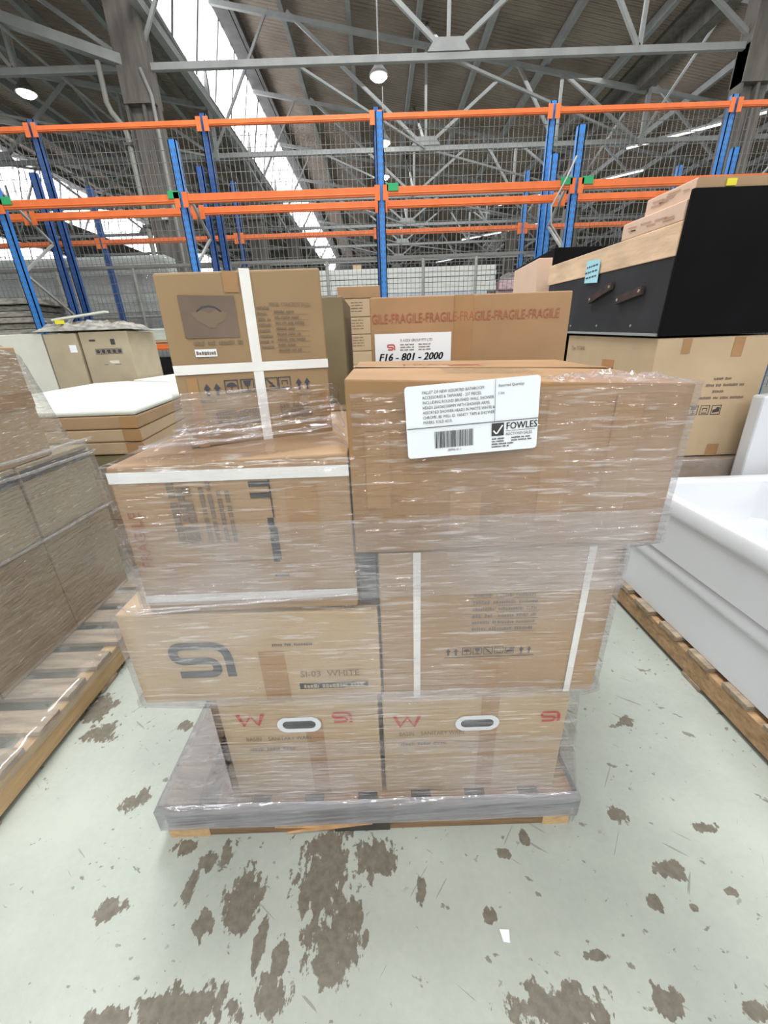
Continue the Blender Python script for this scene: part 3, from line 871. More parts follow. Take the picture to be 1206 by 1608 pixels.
# ------------------------------------------------------------------ main pallet
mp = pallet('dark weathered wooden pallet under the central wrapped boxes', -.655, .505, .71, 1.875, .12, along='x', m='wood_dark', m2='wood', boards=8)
mb = MB()
for p in [[(-.10, -.575), (.02, -.60), (.12, -.60), (.02, -.575)], [(-.13, -.60), (.0, -.602), (.1, -.59), (-.02, -.585)]]: pass
def sliver(mb, pts, y0, t):
    n = len(pts)
    mb.mesh([(x, y0, z) for x, z in pts]+[(x, y0+t, z) for x, z in pts], [tuple(range(n)), tuple(reversed(range(n, 2*n)))]+[(i, (i+1) % n, n+(i+1) % n, n+i) for i in range(n)])
sliver(mb, [(-.27, .034), (-.14, .026), (-.24, .004), (-.09, .022), (.01, .036), (-.04, .042), (-.12, .04)], -.592, .012)
mb.build('splintered_edge', 'splinter', mp)
mb = MB(); mb.box(-.572, .572, -.586, -.50, .001, .042); mb.build('front_base_board', 'wood_brown', mp, bevel=.003)
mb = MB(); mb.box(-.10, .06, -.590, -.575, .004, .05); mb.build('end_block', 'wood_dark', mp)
mb = MB(); mb.box(-.575, -.46, -.588, -.572, .0, .045); mb.build('end_block', 'wood_light', mp)
mb = MB(); mb.box(.5, .575, -.588, -.572, .0, .045); mb.build('end_block', 'wood_light', mp)

# bottom two cartons with hand holes
def hand_hole(c, u, v, w, h):
    def stad(w_, h_, off):
        pts = []
        r_ = h_/2
        for a in range(-6, 7): pts.append((u+w_/2-r_+r_*math.cos(a*math.pi/12), v+r_*math.sin(a*math.pi/12)))
        for a in range(6, 19): pts.append((u-w_/2+r_+r_*math.cos(a*math.pi/12), v+r_*math.sin(a*math.pi/12)))
        return [c.map('front', x, y, off) for x, y in pts]
    a, b = stad(w+.028, h+.026, .005), stad(w, h, .005)
    m_ = MB(); n = len(a)
    m_.mesh(a+b, [(i, (i+1) % n, n+(i+1) % n, n+i) for i in range(n)])
    m_.build('hand_hole_rim', 'paper', c.root)
    m_ = MB(); m_.poly(stad(w, h, .0035)); m_.build('hand_hole', 'foam', c.root)
A = Carton('lower left carton with red logos and oval hand hole on the central pallet', -.437, -.033, .735, 1.84, .122, .497, 'card_pale')
B = Carton('lower right carton with red logos and oval hand hole on the central pallet', -.022, .452, .735, 1.84, .122, .492, 'card_pale')
for c, hu, w1, s1 in ((A, .20, .045, .285), (B, .243, .03, .405)):
    hand_hole(c, hu, .285 if c is A else .268, .085, .027)
    m_ = MB(); c.ribbon(m_, 'front', WLOGO, .14, w1, .285 if c is A else .262, .065)
    c.ribbon(m_, 'front', LOGO, .13, s1, .285 if c is A else .262, .052); m_.build('red_logo', 'ink_red', c.root)
    m_ = MB(); c.text(m_, 'front', 'BASIN    SANITARY WARE', w1+.01, .228, .020, .75); c.words(m_, 'front', w1+.015, .190, .12, .018, 4)
    m_.build('print', 'ink_soft', c.root)
    m_ = MB(); c.rect(m_, 'front', c.w*.53, .01, c.w*.53+.045, .30 if c is A else .36, .0022); m_.build('packing_tape', 'tape', c.root)
# long carton with the big logo
SI = Carton('long carton with a big slate grey logo, middle left of the central pallet', -.603, -.022, .727, 1.80, .503, .756, 'card_pale', top=(.012, 0, 0, .012))
m_ = MB(); SI.ribbon(m_, 'front', LOGO, .14, .094, .080, .146); m_.build('big_logo', 'ink_grey', SI.root)
m_ = MB(); SI.text(m_, 'front', 'SI-03  WHITE', .39, .070, .026, .95)
SI.words(m_, 'front', .335, .165, .10, .012, 8); m_.build('print', 'ink_soft', SI.root)
m_ = MB(); SI.rect(m_, 'front', .385, .032, .55, .050); m_.build('barcode_strip', 'ink', SI.root)
m_ = MB(); SI.words(m_, 'front', .395, .035, .145, .018, 3, off=.0034); m_.build('strip_text', 'card_grey', SI.root)
m_ = MB(); SI.rect(m_, 'front', .30, .0, .36, .15, .0022); m_.build('packing_tape', 'tape', SI.root)
# fragile carton with two straps
FRc = Carton('strapped carton with red vertical lettering standing on the long logo carton', -.519, -.064, .725, 1.84, .771, 1.106, 'card', top=(-.003, .010, .004, -.003))
m_ = MB()
FRc.text(m_, 'front', 'FRAGILE', .040, .115, .034, 1.0, rot=math.pi/2)
m_.build('red_lettering', 'ink_rust', FRc.root)
m_ = MB()
for i, (u, l) in enumerate(((.105, .13), (.122, .13), (.136, .12), (.165, .12), (.180, .13), (.198, .11), (.214, .12))):
    FRc.words(m_, 'front', u, .17, l, .013 if i > 2 else .021, 20+i, vertical=True)
m_.build('side_print', 'ink_soft', FRc.root)
m_ = MB(); 
for v in (.285, .262): FRc.rect(m_, 'front', .262, v, .300, v+.011)
FRc.rect(m_, 'front', .300, .22, .303, .31); FRc.rect(m_, 'front', .290, .125, .305, .20); FRc.words(m_, 'front', .288, .12, .10, .02, 5, vertical=True)
FRc.rect(m_, 'front', .285, .085, .315, .092)
m_.build('print', 'ink', FRc.root)
strap_band(FRc, 'front', 0, .300, .455, .322)
strap_band(FRc, 'front', 0, .030, .455, .048)
m_ = MB(); FRc.rect(m_, 'front', .08, .05, .135, .16, .0022); FRc.rect(m_, 'front', .33, .15, .39, .29, .0022); m_.build('packing_tape', 'tape', FRc.root)
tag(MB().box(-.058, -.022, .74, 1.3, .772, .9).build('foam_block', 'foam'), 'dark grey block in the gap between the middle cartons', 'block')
# middle right carton with straps
MR = Carton('wide strapped carton below the shipping label carton on the right', -.016, .497, .727, 1.84, .497, .899, 'card', top=(0, .002, 0, 0))
strap_band(MR, 'front', .073, 0, .089, .402); strap_band(MR, 'front', .44, 0, .455, .402)
m_ = MB()
for i in range(6):
    v = .285-i*.018
    MR.words(m_, 'front', .205, v, .055-.012*(i == 3), .015, 40+i); MR.words(m_, 'front', .262, v, .085, .013, 60+i)
    MR.rect(m_, 'front', .258, v-.005, .352, v-.0035)
m_.build('address_print', 'ink_soft', MR.root)
m_ = MB()
for u in (.148, .166, .318, .336): icon(MR, m_, 'front', u, .125, .012, 'up')
for i, kd in enumerate(['umbrella', 'glass', 'cross', 'stack', 'hand']): icon(MR, m_, 'front', .186+i*.025, .126, .021, kd)
MR.rect(m_, 'front', .145, .118, .355, .120)
m_.build('handling_icons', 'ink', MR.root)
m_ = MB(); MR.rect(m_, 'front', .225, 0, .275, .11, .0022); m_.build('packing_tape', 'tape', MR.root)
# top right carton with the paper label
TRc = Carton('big wide carton with white shipping label, top right of the central pallet', -.061, .556, .722, 1.33, .903, 1.246, 'card_deep', top=(0, -.028, -.01, .004), amp=.002)
m_ = MB(); TRc.ribbon(m_, 'top', LOGO, .14, .24, .33, .09)
TRc.text(m_, 'top', 'FRAGILE', .12, .38, .05, 1.2); m_.build('red_print', 'ink_rust', TRc.root)
m_ = MB(); 
for i in range(5): TRc.words(m_, 'top', .20, .14+.035*i, .20, .012, 70+i)
m_.build('print', 'ink_soft', TRc.root)
for u0, v0, u1, v1 in ((.03, .10, .075, .25), (.36, .06, .41, .30), (.48, .05, .53, .30), (.19, .04, .25, .13)):
    m_ = MB(); TRc.rect(m_, 'front', u0, v0, u1, v1, .0028); m_.build('packing_tape', 'tape', TRc.root)
# the shipping label sits outside the film
lab = thing('shipping_label', 'white paper auction label stuck on the film of the top right carton', 'label', (.048, .7065, 1.104))
class Flat:
    """a small sheet in the x-z plane with print on it"""
    def __init__(s, root, w, h, sh): s.root, s.w, s.h, s.sh = root, w, h, sh
    def map(s, face, u, v, off=.0008): return Vector((u+v*s.sh[1], -off, v+u*s.sh[0]))
    rect = Carton.rect; text = Carton.text; words = Carton.words; ribbon = Carton.ribbon
Lb = Flat(lab, .232, .126, (.055, -.05))
mb = MB(); n = 8
pts = []
for (cx, cy, a0) in ((.226, .006, -90), (.226, .120, 0), (.006, .120, 90), (.006, .006, 180)):
    for k in range(5): a = R(a0+k*22.5); pts.append((cx+.006*math.cos(a), cy+.006*math.sin(a)))
mb.mesh([Lb.map(0, x, y, 0) for x, y in pts]+[Lb.map(0, x, y, -.0008) for x, y in pts], [tuple(range(20)), tuple(reversed(range(20, 40)))]+[(i, (i+1) % 20, 20+(i+1) % 20, 20+i) for i in range(20)])
mb.build('label_sheet', 'paper', lab)
m_ = MB(); Lb.rect(m_, 0, 0.001, .0535, .231, .0549); Lb.rect(m_, 0, .1545, .055, .1552, .126); m_.build('ruled_lines', 'ink_grey', lab)
m_ = MB()
for i, t in enumerate(['PALLET OF NEW ASSORTED BATHROOM', 'ACCESSORIES & TAPWARE - 237 PIECES,', 'INCLUDING ROUND BRUSHED WALL SHOWER', 'HEADS 250/260/300MM WITH SHOWER ARMS,', 'ASSORTED SHOWER HEADS IN MATTE WHITE &', 'CHROME, BE WELL ID. VANITY TAPS & SHOWER', 'MIXERS, SOLD AS IS.']):
    Lb.text(m_, 0, t, .030, .1115-i*.0085, .0072, .80, off=.0012)
Lb.text(m_, 0, 'Assorted Quantity:', .160, .1125, .0068, .85, off=.0012); Lb.text(m_, 0, '1 lot', .160, .1000, .0068, .85, off=.0012)
Lb.text(m_, 0, '28996-41-1', .072, .0085, .006, .9, off=.0012)
m_.build('label_text', 'ink', lab)
m_ = MB(); x = .049; rnd = random.Random(3)
while x < .118:
    wd = rnd.choice([.0006, .001, .0016]); Lb.rect(m_, 0, x, .0155, x+wd, .0455, .0012); x += wd+rnd.choice([.0007, .001, .0014])
m_.build('barcode', 'ink', lab)
m_ = MB(); Lb.rect(m_, 0, .1505, .0285, .172, .051, .0012); m_.build('logo_square', 'ink', lab)
m_ = MB(); Lb.ribbon(m_, 0, [(.0, .45), (.3, .1), (.42, .15), (1, 1)], .16, .1535, .031, .016, .0018); m_.build('logo_tick', 'paper', lab)
m_ = MB()
for dx in (0, .0004): Lb.text(m_, 0, 'FOWLES', .1755+dx, .0388, .0170, .86, off=.0013)
Lb.text(m_, 0, 'AUCTIONS+SALES', .1755, .0278, .0072, .80, off=.0012)
Lb.rect(m_, 0, .1755, .0355, .227, .0362, .0012)
for i in range(4): Lb.words(m_, 0, .151, .0218-i*.0048, .022 if i < 2 else .055-.008*i, .0042, 90+i, off=.0012)
for i in range(2): Lb.words(m_, 0, .186, .0218-i*.0048, .036, .0042, 95+i, off=.0012)
m_.build('company_name', 'ink', lab)

# tall strapped carton on the left column
yaw = R(22.8)
wv, dv = .312, .30
fl = Vector((-.402, .832)); dirx = Vector((math.cos(yaw), math.sin(yaw))); diry = Vector((-math.sin(yaw), math.cos(yaw)))
ctr = fl+dirx*wv/2+diry*dv/2
TB = Carton('tall upright strapped carton with dark product picture, topmost on the left', ctr.x-wv/2, ctr.x+wv/2, ctr.y-dv/2, ctr.y+dv/2, 1.109, 1.438, 'card_brown', yaw=yaw, top=(-.008, .010, .010, -.008))
strap_band(TB, 'front', .150, 0, .170, .333, name='strap'); strap_band(TB, 'front', 0, .146, wv, .164, .0036)
m_ = MB(); TB.rect(m_, 'top', .150, 0, .170, dv, .0045); m_.build('strap', 'strap', TB.root)
m_ = MB(); TB.rect(m_, 'front', .034, .212, .134, .286); m_.build('product_picture', 'photo', TB.root)
m_ = MB()
bowl = [(.052, .256), (.066, .262), (.084, .256), (.100, .263), (.116, .256), (.110, .243), (.094, .235), (.090, .230), (.078, .230), (.074, .235), (.060, .243)]
m_.poly([TB.map('front', x, y, .0031) for x, y in bowl])
m_.build('bowl_print', 'ink_soft', TB.root)
m_ = MB(); TB.ribbon(m_, 'front', [(.062, .258), (.072, .266), (.084, .268), (.096, .266), (.106, .258)], .003, 0, 0, 1, .0031); m_.build('bowl_outline', 'ink_grey', TB.root)
m_ = MB(); TB.rect(m_, 'front', .045, .178, .085, .192, .003); m_.build('part_number_sticker', 'paper', TB.root)
m_ = MB(); TB.words(m_, 'front', .047, .181, .036, .011, 5, off=.0035); m_.build('sticker_text', 'ink_soft', TB.root)
m_ = MB()
TB.words(m_, 'front', .046, .199, .092, .012, 1); TB.text(m_, 'front', 'VESSEL CONCRETE BASIN', .198, .268, .0095, .8)
for i in range(8):
    TB.words(m_, 'front', .174, .262-i*.0105, .025, .009, 12+i); TB.words(m_, 'front', .208, .256-i*.0105, .04+.01*(i % 3), .007, 30+i)
    TB.rect(m_, 'front', .205, .253-i*.0105, .278, .2536-i*.0105)
m_.build('print', 'ink_soft', TB.root)
m_ = MB()
for u in (.047, .066, .235, .254): icon(TB, m_, 'front', u, .103, .014, 'up')
for i, kd in enumerate(['umbrella', 'glass', 'cross', 'stack']): icon(TB, m_, 'front', (.088, .120, .170, .198)[i], .105, .027, kd)
TB.text(m_, 'front', 'THIS SIDE UP', .036, .090, .008, .7); TB.text(m_, 'front', 'THIS SIDE UP', .235, .090, .008, .7)
m_.build('handling_icons', 'ink_grey', TB.root)
m_ = MB()
for i in range(3): TB.words(m_, 'front', .062, .062-.011*i, .10, .014, 50+i); TB.words(m_, 'front', .195, .066-.011*i, .07, .014, 55+i)
m_.build('lower_print', 'ink_soft', TB.root)
for u0, v0, u1, v1 in ((.018, .0, .038, .14), (.118, .292, .146, .328), (.29, .0, .308, .1)):
    m_ = MB(); TB.rect(m_, 'front', u0, v0, u1, v1, .0022); m_.build('packing_tape', 'tape', TB.root)
c = Carton('olive brown carton behind the tall strapped carton', -.36, -.105, 1.40, 1.78, 1.108, 1.44, 'card_olive', tape=None)
FB = Carton('tan carton with repeated red fragile tape wording behind the top right carton', -.022, .622, 1.42, 1.84, .903, 1.434, 'card_warm', top=(0, 0, 0, 0), amp=.002)
m_ = MB(); FB.text(m_, 'front', 'GILE-FRAGILE-FRAGILE-FRAGILE-FRAGILE-FRAGILE', .004, .456, .0395, .69)
m_.build('red_lettering', 'ink_rust', FB.root)
m_ = MB(); FB.rect(m_, 'front', .012, .33, .262, .425, .0032); m_.build('paper_label', 'paper', FB.root)
m_ = MB(); FB.ribbon(m_, 'front', LOGO, .15, .052, .375, .026, .0042); m_.build('red_logo', 'ink_red', FB.root)
m_ = MB(); FB.text(m_, 'front', 'SI AODI GROUP PTY LTD', .095, .400, .0115, .82, off=.0042)
for i in range(3): FB.words(m_, 'front', .095, .389-i*.008, .045, .006, 80+i, off=.0042); FB.words(m_, 'front', .155, .389-i*.008, .04, .006, 85+i, off=.0042)
m_.build('label_text', 'ink_soft', FB.root)
m_ = MB()
for dx in (0, .001, .002): FB.text(m_, 'front', 'F16 - 801 - 2000', .022+dx, .343, .032, .98, off=.0045, slant=.25)
m_.build('handwriting', 'ink', FB.root)
for u0, v0, u1, v1 in ((.27, .33, .33, .53),):
    m_ = MB(); FB.rect(m_, 'front', u0, v0, u1, v1, .0024); m_.build('packing_tape', 'tape', FB.root)
# small cartons farther back
sx0, sx1 = -.30, .03
zt = 1.715
for i, (hgt, mm, l) in enumerate([(.085, 'card_warm', 'small reddish flat carton, topmost of the narrow stack behind the fragile carton'), (.13, 'card_pale', 'small tan carton second from top of the narrow stack in the background'), (.125, 'card_pale', 'small tan carton third from top of the narrow stack in the background'), (.125, 'card_pale', 'small tan carton fourth from top of the narrow stack in the background'), (1.24, 'card_pale', 'tall tan carton carrying the narrow stack in the background')]):
    c = Carton(l, sx0+(.0 if i else .0), sx1, 3.5, 3.85, max(zt-hgt, 0.001), zt-.004, mm, tape=None, group='narrow background stack of cartons')
    if 0 < i < 4:
        m_ = MB(); 
        for k in range(4): c.words(m_, 'front', .10, .035+k*.02, .09, .013, k+i)
        m_.build('print', 'ink_soft', c.root)
    zt -= hgt

# ------------------------------------------------------------------ stretch wrap round the central stack
def loft(name, levels, m, parent=None, du=.045, dz=.022, wob=.0016, closed=True, seed=0):
    """levels: (z, [xy...]) rings with equal point counts, cut into a fine rippled skin"""
    rings = []
    for (z0, a), (z1, b) in zip(levels, levels[1:]):
        k = max(1, int(math.ceil(max(abs(z1-z0), max((Vector(p)-Vector(q)).length for p, q in zip(a, b))*.5)/dz)))
        for i in range(k):
            t = i/k; rings.append((z0+(z1-z0)*t, [Vector(p).lerp(Vector(q), t) for p, q in zip(a, b)]))
    rings.append((levels[-1][0], [Vector(p) for p in levels[-1][1]]))
    n0 = len(levels[0][1]); segs = []
    cnt = n0 if closed else n0-1
    for j in range(cnt):
        l = max((r[1][(j+1) % n0]-r[1][j]).length for r in rings); segs.append(max(1, int(l/du)))
    vs = []; per = 0
    for z, ring in rings:
        row = []
        for j in range(cnt):
            p, q = ring[j], ring[(j+1) % n0]; nrm = Vector((q.y-p.y, p.x-q.x)); nrm = nrm.normalized() if nrm.length > 1e-6 else Vector((0, 0))
            for s_ in range(segs[j]):
                t = s_/segs[j]; x = p.lerp(q, t)
                w_ = wob*(noise.noise(Vector((x.x*7+seed, x.y*7, z*60)))+.6*noise.noise(Vector((x.x*18, x.y*18+seed, z*22)))) + wob*.9
                row.append((x.x+nrm.x*w_, x.y+nrm.y*w_, z))
        if not closed: row.append((*ring[-1], z))
        per = len(row); vs += row
    fs = []
    for i in range(len(rings)-1):
        for j in range(per if closed else per-1):
            fs.append((i*per+j, i*per+(j+1) % per, (i+1)*per+(j+1) % per, (i+1)*per+j))
    mb = MB(); mb.mesh(vs, fs)
    return mb.build(name, m, parent, smooth=True)
def ring(l, r, y=.7175, yb=1.852, xm=-.05, ya=None, la=None):
    fa = (xm-.012, y) if ya is None else ya
    lf = (l, y) if la is None else la
    return [lf, fa, (xm, y), (r, y), (r, yb), (xm, yb), (l if la is None else la[0], yb)]
PL, PR, PY, PB = -.663, .512, .703, 1.885
lv = [(.050, ring(PL, PR, PY, PB)), (.126, ring(PL, PR, PY, PB)), (.135, ring(PL+.008, PR-.008, PY+.010, PB)),
      (.30, ring(-.562, .478, .722)), (.494, ring(-.446, .462)),
      (.501, ring(-.50, .48)), (.507, ring(-.606, .500)), (.755, ring(-.606, .500)), (.775, ring(-.605, .500)),
      (.785, ring(-.525, .500)), (.898, ring(-.523, .500)), (.906, ring(-.522, .560, .7155)), (1.09, ring(-.522, .560, .7145)),
      (1.108, ring(-.522, .560, .7140)),
      (1.118, ring(-.5, .560, .7140, ya=(-.09, .84), la=(-.47, .775))),
      (1.145, ring(-.42, .560, .7140, ya=(-.100, .925), la=(-.418, .822))),
      (1.195, ring(-.42, .560, .7140, ya=(-.104, .935), la=(-.412, .820))),
      (1.222, ring(-.42, .560, .7140, ya=(-.104, .937), la=(-.410, .820)))]
wrap = thing('stretch_wrap', 'clear shiny stretch wrap wound around the central pallet of boxes', 'plastic wrap', (0, 0, 0))
loft('wrap_film', lv, 'film', wrap)
def offs(r, k): 
    return [(x+(-k if x < -.2 else (k if x > .2 else 0)), y-k if y < 1.3 else y+k) for x, y in r]
loft('base_wrap', [(.046, offs(ring(PL, PR, PY, PB), .004)), (.128, offs(ring(PL, PR, PY, PB), .004)), (.136, offs(ring(PL+.008, PR-.008, PY+.010, PB), .003))], 'film_dense', wrap, seed=3)
loft('doubled_band', [(.136, offs(ring(PL+.008, PR-.008, PY+.010, PB), .003)), (.24, offs(ring(-.600, .488, .720), .003)), (.285, offs(ring(-.57, .480, .722), .003))], 'film_band', wrap, seed=3)
loft('corner_wrap', [(.137, [(-.657, 1.6), (-.657, .711), (-.44, .711)]), (.498, [(-.456, 1.6), (-.456, .713), (-.44, .713)])], 'film_corner', wrap, closed=False, seed=6)
loft('doubled_band', [(.80, offs(ring(-.525, .500), .003)), (.898, offs(ring(-.523, .500), .003)), (.91, offs(ring(-.522, .560, .7155), .003)), (.985, offs(ring(-.522, .560, .7145), .003))], 'film_band', wrap, seed=7)
loft('doubled_band', [(.495, offs(ring(-.45, .468), .004)), (.508, offs(ring(-.606, .500), .005)), (.53, offs(ring(-.606, .500), .004))], 'film_band', wrap, seed=8)
loft('doubled_band', [(.30, offs(ring(-.562, .478, .722), .003)), (.36, offs(ring(-.527, .473, .721), .003))], 'film_band', wrap, seed=11)
# tails of film twisted into ropes and pulled tight across corners
def rope(pts, r, name='film_rope'):
    pts = [Vector(p) for p in pts]; P2 = []
    for a, b in zip(pts, pts[1:]):
        for i in range(12):
            t = i/12; q = a.lerp(b, t); q.z += .002*noise.noise(q*40); P2.append(q)
    P2.append(pts[-1]); MB().tube(P2, r, 6).build(name, 'film_band', wrap, smooth=True)
rope([(-.47, .765, 1.13), (-.30, .80, 1.132), (-.10, .86, 1.142), (-.066, .708, 1.15)], .004)
rope([(-.42, .81, 1.15), (-.25, .855, 1.16), (-.09, .905, 1.18), (-.066, .708, 1.19)], .0028)
rope([(-.42, .80, 1.142), (-.25, .835, 1.147), (-.09, .88, 1.16), (-.066, .708, 1.168)], .0035)
rope([(-.535, .712, .79), (-.30, .709, .80), (-.06, .709, .815)], .003)
rope([(-.613, .76, .768), (-.535, .708, .782), (-.40, .709, .79)], .003)
# ruffled film folded over the far right top edge and over the fragile carton corner
def ruffle(name, x0, x1, y0, z0, wd, hh, m, seed, slope=0):
    mb = MB(); nu, nv = 60, 14; g = []
    for j in range(nv+1):
        for i in range(nu+1):
            u, v = i/nu, j/nv
            q = noise.noise(Vector((u*14+seed, v*6, seed)))
            e = math.sin(math.pi*min(1, max(0, u)))**.5
            g.append((x0+(x1-x0)*u+.006*q, y0+wd*v, z0+slope*u+hh*(.35+.9*abs(q))*e*math.sin(math.pi*min(1, v*1.02))))
    mb.mesh(g, [(j*(nu+1)+i, j*(nu+1)+i+1, (j+1)*(nu+1)+i+1, (j+1)*(nu+1)+i) for j in range(nv) for i in range(nu)])
    return mb.build(name, m, wrap, smooth=True)
ruffle('ruffled_edge', .30, .562, .716, 1.228, .10, .024, 'film_band', 2, -.010)
ruffle('ruffled_edge', -.505, -.08, .725, 1.108, .07, .010, 'film', 5)

# ------------------------------------------------------------------ left wrapped pallet
pallet('light wooden pallet under the wrapped stack at the left edge', -2.36, -1.19, .66, 1.93, .14, along='y', m='wood_light', m2='wood_grey', boards=9)
for i, (y0, y1) in enumerate(((.72, 1.10), (1.105, 1.5), (1.505, 1.9))):
    Carton(['tall brown carton in the lower row of the left wrapped stack, nearest', 'tall brown carton in the lower row of the left wrapped stack, middle', 'tall brown carton in the lower row of the left wrapped stack, farthest'][i],
           -2.2, -1.425, y0, y1, .142, .60, 'card_brown', tape=None, group='lower row of the left wrapped stack')
    c = Carton(['grey-brown carton in the second row of the left wrapped stack, nearest', 'grey-brown carton in the second row of the left wrapped stack, middle', 'grey-brown carton in the second row of the left wrapped stack, farthest'][i],
           -2.2, -1.415, y0, y1-.01, .603, .905, 'card_grey', tape=None, group='second row of the left wrapped stack')
    m_ = MB(); c.rect(m_, 'right', 0, .24, c.d, .285, .0026); m_.build('strap', 'foam', c.root)
c = Carton('tan carton on top of the left wrapped stack', -2.2, -1.42, .74, 1.70, .908, 1.335, 'card_pale', tape=None)
m_ = MB(); c.rect(m_, 'right', 0, .20, c.d, .26, .0026); m_.build('packing_tape', 'tape', c.root)
wl = thing('stretch_wrap', 'glittering stretch wrap around the stack at the left edge', 'plastic wrap', (0, 0, 0))
def ringl(xr, yf, xl=-2.23, yn=.69): return [(xl, yn), (xr, yn), (xr, yf), (xl, yf)]
loft('wrap_film', [(.19, ringl(-1.392, 1.92)), (.35, ringl(-1.40, 1.92)), (.60, ringl(-1.403, 1.915)), (.615, ringl(-1.39, 1.92)), (.90, ringl(-1.40, 1.905)), (.955, ringl(-1.405, 1.80)), (1.30, ringl(-1.41, 1.70)), (1.345, ringl(-1.44, 1.66))], 'film_left', wl, wob=.005, seed=20)
loft('skirt_film', [(.10, ringl(-1.18, 1.94, -2.37, .65)), (.144, ringl(-1.185, 1.94, -2.37, .65)), (.155, ringl(-1.25, 1.94, -2.37, .65)), (.19, ringl(-1.392, 1.92))], 'film_skirt', wl, wob=.004, seed=21)
for z in (.60, .87, .93): 
    pts = [Vector((-1.39, .7, z+.02)), Vector((-1.392, 1.92, z))]
    MB().tube([pts[0].lerp(pts[1], i/20)+Vector((.003*noise.noise(Vector((i, z, 0))), 0, .006*noise.noise(Vector((i*.4, z*9, 0))))) for i in range(21)], .007, 6).build('film_rope', 'film_grey', wl, smooth=True)

# ------------------------------------------------------------------ right: tubs on a pallet
pallet('weathered wooden pallet under the white bathtubs at right', 1.205, 2.05, .45, 1.93, .13, along='y', m='wood', m2='wood_grey', boards=9)
def rrect(x0, x1, y0, y1, r, n=6):
    p = []
    for cx, cy, a0 in ((x1-r, y0+r, -90), (x1-r, y1-r, 0), (x0+r, y1-r, 90), (x0+r, y0+r, 180)):
        for k in range(n+1): a = R(a0+90*k/n); p.append((cx+r*math.cos(a), cy+r*math.sin(a)))
    return p
def tub(label, x0, x1, y0, y1, z0, z1):
    r = thing('bathtub', label, 'bathtub', ((x0+x1)/2, (y0+y1)/2, z0)); w, d, h = (x1-x0)/2, (y1-y0)/2, z1-z0
    prof = [(.012, 0.0), (.008, h-.075), (.0, h-.065), (-.002, h-.055), (.0, h-.008), (.004, h-.001), (.012, h), (.050, h), (.058, h-.004), (.062, h-.012), (.072, h*.5), (.085, .06), (.11, .035)]
    mb = MB(); n = None; vs = []
    for i, (ins, z) in enumerate(prof):
        pts = rrect(-w+ins, w-ins, -d+ins, d-ins, max(.012, .03 if i < 9 else .06))
        n = len(pts); vs += [(x, y, z) for x, y in pts]
    fs = [(i*n+j, i*n+(j+1) % n, (i+1)*n+(j+1) % n, (i+1)*n+j) for i in range(len(prof)-1) for j in range(n)]
    fs.append(tuple(reversed(range(n)))); fs.append(tuple((len(prof)-1)*n+j for j in range(n)))
    mb.mesh(vs, fs); o = mb.build('tub_shell', 'white', r, smooth=True)
    for p in o.data.polygons:
        p.use_smooth = len(p.vertices) == 4
    e = o.modifiers.new('e', 'EDGE_SPLIT'); e.split_angle = R(35)
    MB().tube([(0, -d*.6, .036), (0, -d*.6, .042)], .03, 16).build('drain', 'steel', r)
    return r
tub('lower white rectangular bathtub resting on the pallet at right', 1.215, 1.90, .50, 1.80, .132, .415)
tub('upper white rectangular bathtub, open and empty, stacked at right', 1.195, 1.88, .49, 1.80, .418, .665)
tag(MB().hexa([(1.40, 1.28, .462), (1.62, 1.25, .462), (1.64, 1.42, .47), (1.44, 1.44, .47), (1.40, 1.28, .468), (1.62, 1.25, .468), (1.64, 1.42, .476), (1.44, 1.44, .476)]).build('foam_sheet', 'white_mat'), 'pale foam piece lying inside the upper bathtub', 'foam')
wc = Carton('low carton wrapped in grey plastic behind the bathtubs', 1.32, 2.15, 1.96, 2.9, .13, .70, 'card', tape=None)
pallet('wooden pallet under the cartons and black crate at right', 1.30, 2.4, 1.98, 3.1, .128)
w2 = thing('stretch_wrap', 'greyish plastic wrap over the low carton behind the bathtubs', 'plastic wrap', (0, 0, 0))
def rr(e): return [(1.32-e, 1.96-e), (2.15+e, 1.96-e), (2.15+e, 2.9+e), (1.32-e, 2.9+e)]
loft('wrap_film', [(.15, rr(.006)), (.69, rr(.006)), (.704, rr(.003)), (.7045, rr(-.14))], 'film_grey', w2, wob=.003)
BC = Carton('big tan carton with handling icons carrying the black crate at right', 1.305, 1.86, 2.00, 2.95, .708, 1.278, 'card_pale', top=(0, 0, .030, .030), tape=None)
m_ = MB()
BC.text(m_, 'left', 'Tim TiTAN', .07, .51, .035, 1.1)
m_.build('hand_lettering', 'ink_soft', BC.root)
m_ = MB()
for i, (l, u) in enumerate(((.10, .05), (.22, .02), (.07, .06), (.26, .0))): BC.words(m_, 'front', .26+u, .375-i*.030, l*.85, .020, 7+i)
m_.build('print', 'ink_soft', BC.root)
m_ = MB()
for i, kd in enumerate(['glass', 'stack', 'hand']): icon(BC, m_, 'front', .225+i*.057, .21, .047, kd)
m_.build('handling_icons', 'ink', BC.root)
for u0, v0, u1, v1 in ((.37, 0, .43, .06), (.12, .50, .16, .565), (.36, .48, .41, .565)):
    m_ = MB(); BC.rect(m_, 'front', u0, v0, u1, v1, .0024); m_.build('packing_tape', 'tape', BC.root)
